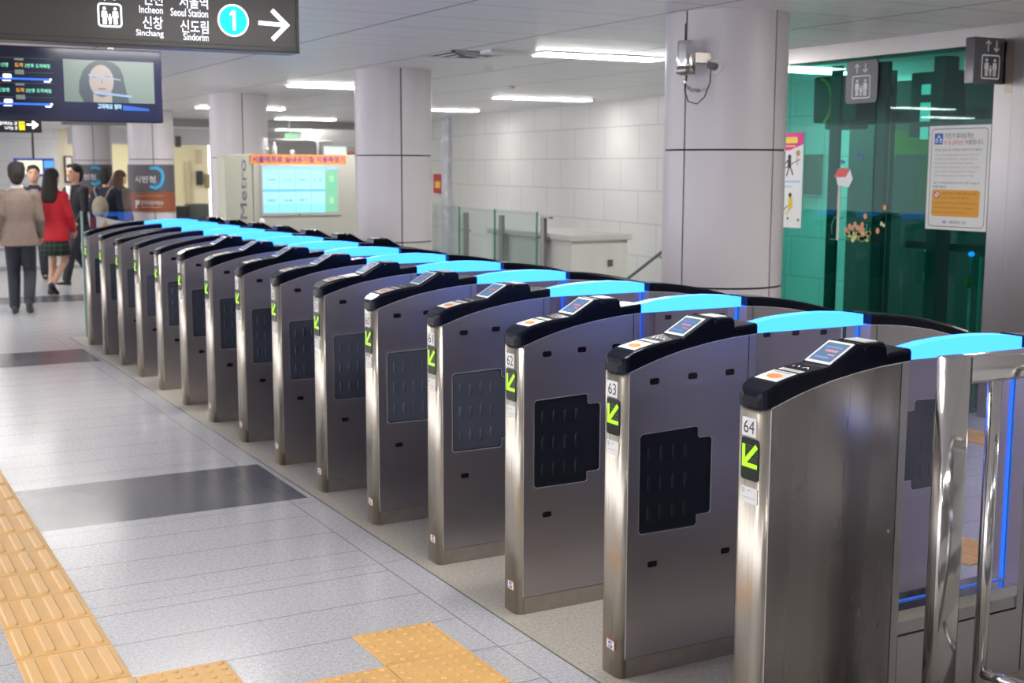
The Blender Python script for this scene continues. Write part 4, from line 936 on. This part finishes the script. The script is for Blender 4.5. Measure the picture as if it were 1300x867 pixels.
# ------------------------------------------------------------------ people
def resh(mb, vox, sm=3):
    me = mb.mesh('tmp', m_plate); o = bpy.data.objects.new('tmp', me); COL.objects.link(o)
    r = o.modifiers.new('r', 'REMESH'); r.mode = 'VOXEL'; r.voxel_size = vox; r.use_smooth_shade = True
    if sm: s_ = o.modifiers.new('s', 'SMOOTH'); s_.iterations = sm; s_.factor = .5
    dg = bpy.context.evaluated_depsgraph_get(); out = bpy.data.meshes.new_from_object(o.evaluated_get(dg))
    bpy.data.objects.remove(o); bpy.data.meshes.remove(me); out.materials.clear(); return out
def put(name, mb, m, parent, vox=.012, sm=3):
    me = resh(mb, vox, sm); me.materials.append(m); me.name = name
    me.polygons.foreach_set('use_smooth', [True]*len(me.polygons)); return link(name, me, parent)
def lerp(a, b, t_): return Vector(a)*(1-t_)+Vector(b)*t_
def limb(mb, pts, rs, k=5):
    P, R = [], []
    for i in range(len(pts)-1):
        for j in range(k): P.append(lerp(pts[i], pts[i+1], j/k)); R.append(rs[i]+(rs[i+1]-rs[i])*j/k)
    P.append(Vector(pts[-1])); R.append(rs[-1])
    mb.tube(P, R, 14)
    for p, r in ((pts[0], rs[0]), (pts[-1], rs[-1])): mb.ell(p, (r, r, r), 12, 8)
def torso(mb, secs, n=20):
    mb.rings([[(cx+rx*math.cos(2*PI*k/n), cy+ry*math.sin(2*PI*k/n), z) for k in range(n)] for cx, cy, z, rx, ry in secs])
skin = mat('skin', (.62, .36, .24), .5)
def hd(v, k=1.17): return (v[0]*k, v[1]*k, 1.53+(v[2]-1.53)*k)
def hdm(mb): mb.v = [hd(v) for v in mb.v]; return mb
def person(x, y, rz, H, label, pose, top, topc, bottom, botc, hairc, hair='short', shoec=(.02, .02, .02), fem=False, inner=None):
    t = thing('person', label, 'person', (x, y, 0), rz); t.scale = (H/1.755,)*3
    J = dict(pose); hip = .90
    body = MB()
    torso(body, [(0, 0, .80, .13, .10), (0, 0, .90, .155, .11), (0, 0, 1.05, .125, .095), (0, .0, 1.22, .155, .11), (0, 0, 1.36, .165, .105), (0, 0, 1.43, .10, .075), (0, .005, 1.47, .055, .055), (0, .01, 1.54, .052, .052)])
    hs = MB(); hs.ell((0, .02, 1.625), (.073, .092, .112), 20, 14); hs.ell((0, .045, 1.575), (.055, .060, .060), 14, 10)
    hs.ell((0, .115, 1.605), (.012, .018, .020), 10, 8); hs.ell((0, .100, 1.568), (.022, .012, .008), 10, 6)
    for s_ in (-1, 1): hs.ell((s_*.076, .01, 1.61), (.010, .018, .030), 10, 8)
    body.add([hd(v) for v in hs.v], hs.f, True)
    tops = MB(); bots = MB(); wdt = .145 if fem else .165
    for s_, L in ((-1, 'L'), (1, 'R')):
        sh = (s_*(wdt+.015), 0, 1.385); el, ha = J['el'+L], J['ha'+L]
        limb(body, [sh, el, ha], [.048, .038, .026])
        d = (Vector(ha)-Vector(el)).normalized(); a = Vector((s_*.2, 1, 0)); a = (a-d*a.dot(d)).normalized(); b = d.cross(a)
        palm = Vector(ha)+d*.045
        body.tube([Vector(ha)-d*.01, Vector(ha)+d*.03, palm+d*.035], [.024, .030, .028], 10)
        for f_, (o_, l_) in enumerate(((-.024, .055), (-.008, .065), (.008, .062), (.023, .048))):
            p0 = palm+a*o_+d*.02; curl = b*(-s_)
            body.tube([p0, p0+d*l_*.5+curl*.004, p0+d*l_*.85+curl*.018, p0+d*l_+curl*.034], [.0095, .009, .008, .007], 8)
        p0 = Vector(ha)+a*.024+d*.015; body.tube([p0, p0+a*.024+d*.028, p0+a*.026+d*.055], [.010, .009, .008], 8)
        hp = (s_*.085, 0, hip-.03); kn, an = J['kn'+L], J['an'+L]
        limb(body, [hp, kn, an], [.078, .052, .036])
        fd = Vector(J['ft'+L]).normalized(); body.tube([Vector(an)-fd*.04+Vector((0, 0, -.035)), Vector(an)+fd*.06+Vector((0, 0, -.045)), Vector(an)+fd*.13+Vector((0, 0, -.055))], [.022, .024, .014], 10)
        limb(tops, [(s_*(wdt-.01), 0, 1.375), sh, el, lerp(el, ha, .93)], [.065, .070, .056, .042])
        tops.ell((s_*(wdt+.012), 0, 1.385), (.082, .080, .078), 16, 12)
        if bottom == 'trousers':
            limb(bots, [(s_*.08, 0, hip-.02), kn, lerp(kn, an, .98)], [.102, .076, .062])
        sm_ = MB(); a0 = Vector(an)
        u_ = Vector((0, 0, 1)); u_ = (u_-fd*u_.dot(fd)).normalized(); sd = fd.cross(u_)
        R = []
        for s2, w_, h0, h1 in ((-.075, .024, -.082, -.02), (-.05, .036, -.086, .015), (.0, .040, -.086, .01), (.06, .044, -.086, -.028), (.12, .044, -.086, -.045), (.165, .034, -.084, -.058), (.185, .014, -.080, -.068)):
            c = a0+fd*s2; R.append([c+sd*w_*math.cos(q_)+u_*((h0+h1)/2+(h1-h0)/2*math.sin(q_)) for q_ in [2*PI*i/14 for i in range(14)]])
        sm_.rings(R); sh_o = obj('shoe', sm_, mat('shoe %s' % (shoec,), shoec, .4), t)
        so = MB(); so.rings([[p-u_*.004 if i_ > 6 else p-u_*(.03) for i_, p in enumerate(r_)] for r_ in [[c_ + sd*w_*1.05*math.cos(q_)+u_*(-.078+.010*math.sin(q_)) for q_ in [2*PI*i/14 for i in range(14)]] for c_, w_ in ((a0-fd*.078, .02), (a0-fd*.05, .037), (a0+fd*.06, .045), (a0+fd*.13, .044), (a0+fd*.188, .014))]]) if False else None
    bo = put('body', body, skin, t, .008, 2)
    for s_ in (-1, 1):
        e = obj('eye', hdm(MB().ell((s_*.030, .098, 1.632), (.012, .008, .008), 10, 8)), m_ink, t)
        obj('eyebrow', hdm(MB().tube([(s_*.015, .108, 1.652), (s_*.048, .096, 1.655)], .0045, 6)), mat('hair %s' % (hairc,), hairc, .75), t)
    # garments
    sh_ = wdt+.03
    if top == 'jacket':
        torso(tops, [(0, -.005, .80, .215, .150), (0, 0, .95, .195, .140), (0, 0, 1.08, .172, .125), (0, 0, 1.22, .190, .135), (0, 0, 1.34, .200, .125), (0, 0, 1.41, .165, .10), (0, 0, 1.455, .085, .072), (0, 0, 1.475, .070, .066)])
    elif top == 'coat':
        torso(tops, [(0, -.005, .76, .235, .175), (0, 0, .90, .215, .155), (0, 0, 1.05, .180, .135), (0, 0, 1.22, .182, .138), (0, 0, 1.34, .185, .125), (0, -.01, 1.41, .150, .105), (0, -.02, 1.47, .105, .095), (0, -.02, 1.50, .085, .075)])
        tops.ell((0, -.085, 1.42), (.12, .06, .075), 14, 10)
    put('jacket' if top == 'jacket' else 'coat', tops, topc, t, .011, 4)
    if bottom == 'trousers':
        torso(bots, [(0, 0, .80, .165, .115), (0, 0, .90, .170, .120), (0, 0, 1.0, .150, .11)]); put('trousers', bots, botc, t, .011, 4)
    else:
        sk = MB(); nn = 40
        def rg(z, rx, ry, am): return [(rx*(1+am*math.sin(10*2*PI*k/nn))*math.cos(2*PI*k/nn), .0+ry*(1+am*math.sin(10*2*PI*k/nn))*math.sin(2*PI*k/nn), z) for k in range(nn)]
        sk.rings([rg(1.0, .13, .10, 0), rg(.90, .165, .13, .01), rg(.75, .195, .165, .03), rg(.56, .225, .20, .05)]); obj('skirt', sk, botc, t)
    hm = mat('hair %s' % (hairc,), hairc, .75, noise=((60, 60, 12), .3, 0), spec=.2)
    hb = MB()
    hb.ell((0, -.004, 1.668), (.086, .098, .082), 20, 12); hb.ell((0, -.038, 1.630), (.082, .068, .092), 18, 12)
    if hair == 'short': hb.ell((0, -.050, 1.565), (.060, .045, .05), 14, 8); hb.ell((.02, .060, 1.715), (.055, .040, .028), 12, 8)
    else:
        torso(hb, [(0, -.035, 1.66, .085, .070), (0, -.045, 1.58, .092, .068), (0, -.065, 1.48, .105, .060), (0, -.085, 1.38, .100, .045), (0, -.095, 1.33, .07, .03)])
    put('hair', hdm(hb), hm, t, .010, 2)
    if inner: inner(t)
    return t
def mir(p): return (-p[0], p[1], p[2])
walk = {'elL': (-.235, -.06, 1.10), 'haL': (-.245, .02, .86), 'elR': (.235, .02, 1.11), 'haR': (.225, .14, .90),
        'knL': (-.09, .10, .50), 'anL': (-.09, .02, .09), 'ftL': (0, 1, 0), 'knR': (.09, .10, .48), 'anR': (.09, -.26, .17), 'ftR': (.0, 1, -.55)}
walk2 = {'elL': (-.235, .03, 1.11), 'haL': (-.20, .16, .93), 'elR': (.235, -.09, 1.12), 'haR': (.24, -.06, .86),
         'knL': (-.085, .18, .52), 'anL': (-.085, .30, .10), 'ftL': (0, 1, .12), 'knR': (.085, -.02, .48), 'anR': (.085, -.28, .14), 'ftR': (0, 1, -.45)}
stand = {'elL': (-.235, -.04, 1.11), 'haL': (-.22, .05, .87), 'elR': (.235, -.04, 1.11), 'haR': (.22, .05, .87),
         'knL': (-.09, .02, .50), 'anL': (-.10, 0, .088), 'ftL': (-.1, 1, 0), 'knR': (.09, .02, .50), 'anR': (.10, .02, .088), 'ftR': (.1, 1, 0)}
m_tweed = mat('brown tweed', (.21, .155, .125), .8, noise=((90, 90, 90), .25, 0)); m_trou = mat('charcoal cloth', (.022, .024, .036), .8)
m_redc = mat('red coat cloth', (.55, .012, .025), .75); m_navyc = mat('navy cloth', (.012, .018, .040), .8); m_blk = mat('black cloth', (.012, .012, .016), .8)
def plaid():
    m = bpy.data.materials.new('plaid skirt cloth'); m.use_nodes = True; nt = m.node_tree; b = nt.nodes['Principled BSDF']; n = N(nt)
    tc = nt.nodes.new('ShaderNodeTexCoord'); sp = nt.nodes.new('ShaderNodeSeparateXYZ'); nt.links.new(tc.outputs['Object'], sp.inputs[0])
    a = n.op('LESS_THAN', fmod(n, sp.outputs[0], .07), .022); c = n.op('LESS_THAN', fmod(n, sp.outputs[2], .07), .022)
    nt.links.new(n.mix(n.op('MULTIPLY', n.op('ADD', a, c), .5), (.010, .018, .016), (.045, .085, .06)), b.inputs['Base Color']); b.inputs['Roughness'].default_value = .8
    return m
person(-.20, 13.45, math.radians(-12), 1.80, 'man in a brown tweed jacket and dark trousers walking away, nearest of the people', walk, 'jacket', m_tweed, 'trousers', m_trou, (.012, .010, .009),
       inner=lambda t: obj('shirt_collar', MB().lathe((0, 0, 1.47), ((.064, 0), (.070, .0), (.066, .035), (.058, .035)), 18), m_white, t))
person(.55, 15.65, math.radians(-38), 1.72, 'woman with long dark hair in a red coat and plaid skirt, walking', walk, 'coat', m_redc, 'skirt', plaid(), (.018, .011, .010), 'long', (.02, .022, .03), True)
def shirt(t): 
    mb = MB(); mb.prism([(-.05, 1.46), (.05, 1.46), (.012, 1.22), (-.012, 1.22)], lambda a, b, d: (a, d, b), .118, .140); obj('shirt_front', mb, m_white, t)
person(1.12, 17.1, math.radians(118), 1.78, 'dark-haired man in a dark jacket with white shirt, striding towards the left', walk2, 'jacket', m_blk, 'trousers', m_trou, (.010, .009, .009), inner=shirt)
person(1.74, 18.0, math.radians(-30), 1.72, 'black-haired person in dark clothes carrying a beige backpack, seen from behind', stand, 'jacket', m_navyc, 'trousers', m_trou, (.010, .010, .010))
person(2.36, 19.9, math.radians(-60), 1.68, 'person with brown hair and a grey brown coat standing before the banner column', stand, 'coat', mat('grey brown cloth', (.12, .085, .075), .8), 'trousers', m_trou, (.06, .025, .015), 'long', fem=True)
person(.72, 18.4, math.radians(170), 1.76, 'person in navy facing this way, mostly hidden behind the woman in red', stand, 'jacket', m_navyc, 'trousers', m_trou, (.012, .010, .010))
# bags
t = thing('shoulder_bag', 'navy shoulder bag hanging at the left side of the woman in red', 'bag', (.245, 15.48, 0))
mb = MB(); torso(mb, [(0, 0, .97, .06, .11), (0, 0, 1.0, .075, .14), (0, 0, 1.25, .07, .13), (0, 0, 1.30, .045, .11)], 16); obj('bag_body', mb, mat('navy bag', (.012, .035, .085), .55), t)
obj('strap', MB().tube([(0, .02, 1.28), (.04, .07, 1.35), (.09, .12, 1.42), (.12, .16, 1.45)], .010, 8), MATS['navy bag'], t)
t = thing('backpack', 'beige backpack worn by the black-haired person in dark clothes', 'backpack', (1.60, 17.80, 0)); t.rotation_euler = (0, 0, math.radians(-30))
mb = MB(); mb.ell((0, 0, 1.12), (.13, .085, .19), 18, 12); mb.ell((0, -.06, 1.05), (.09, .05, .10), 14, 10); obj('bag_body', mb, mat('beige canvas', (.30, .25, .18), .7), t)
obj('strap', MB().tube([(.06, .05, 1.26), (.12, .09, 1.40), (.15, .17, 1.45)], .014, 8), MATS['beige canvas'], t); obj('strap', MB().tube([(-.06, .05, 1.26), (-.12, .09, 1.40), (-.13, .17, 1.45)], .014, 8), MATS['beige canvas'], t)
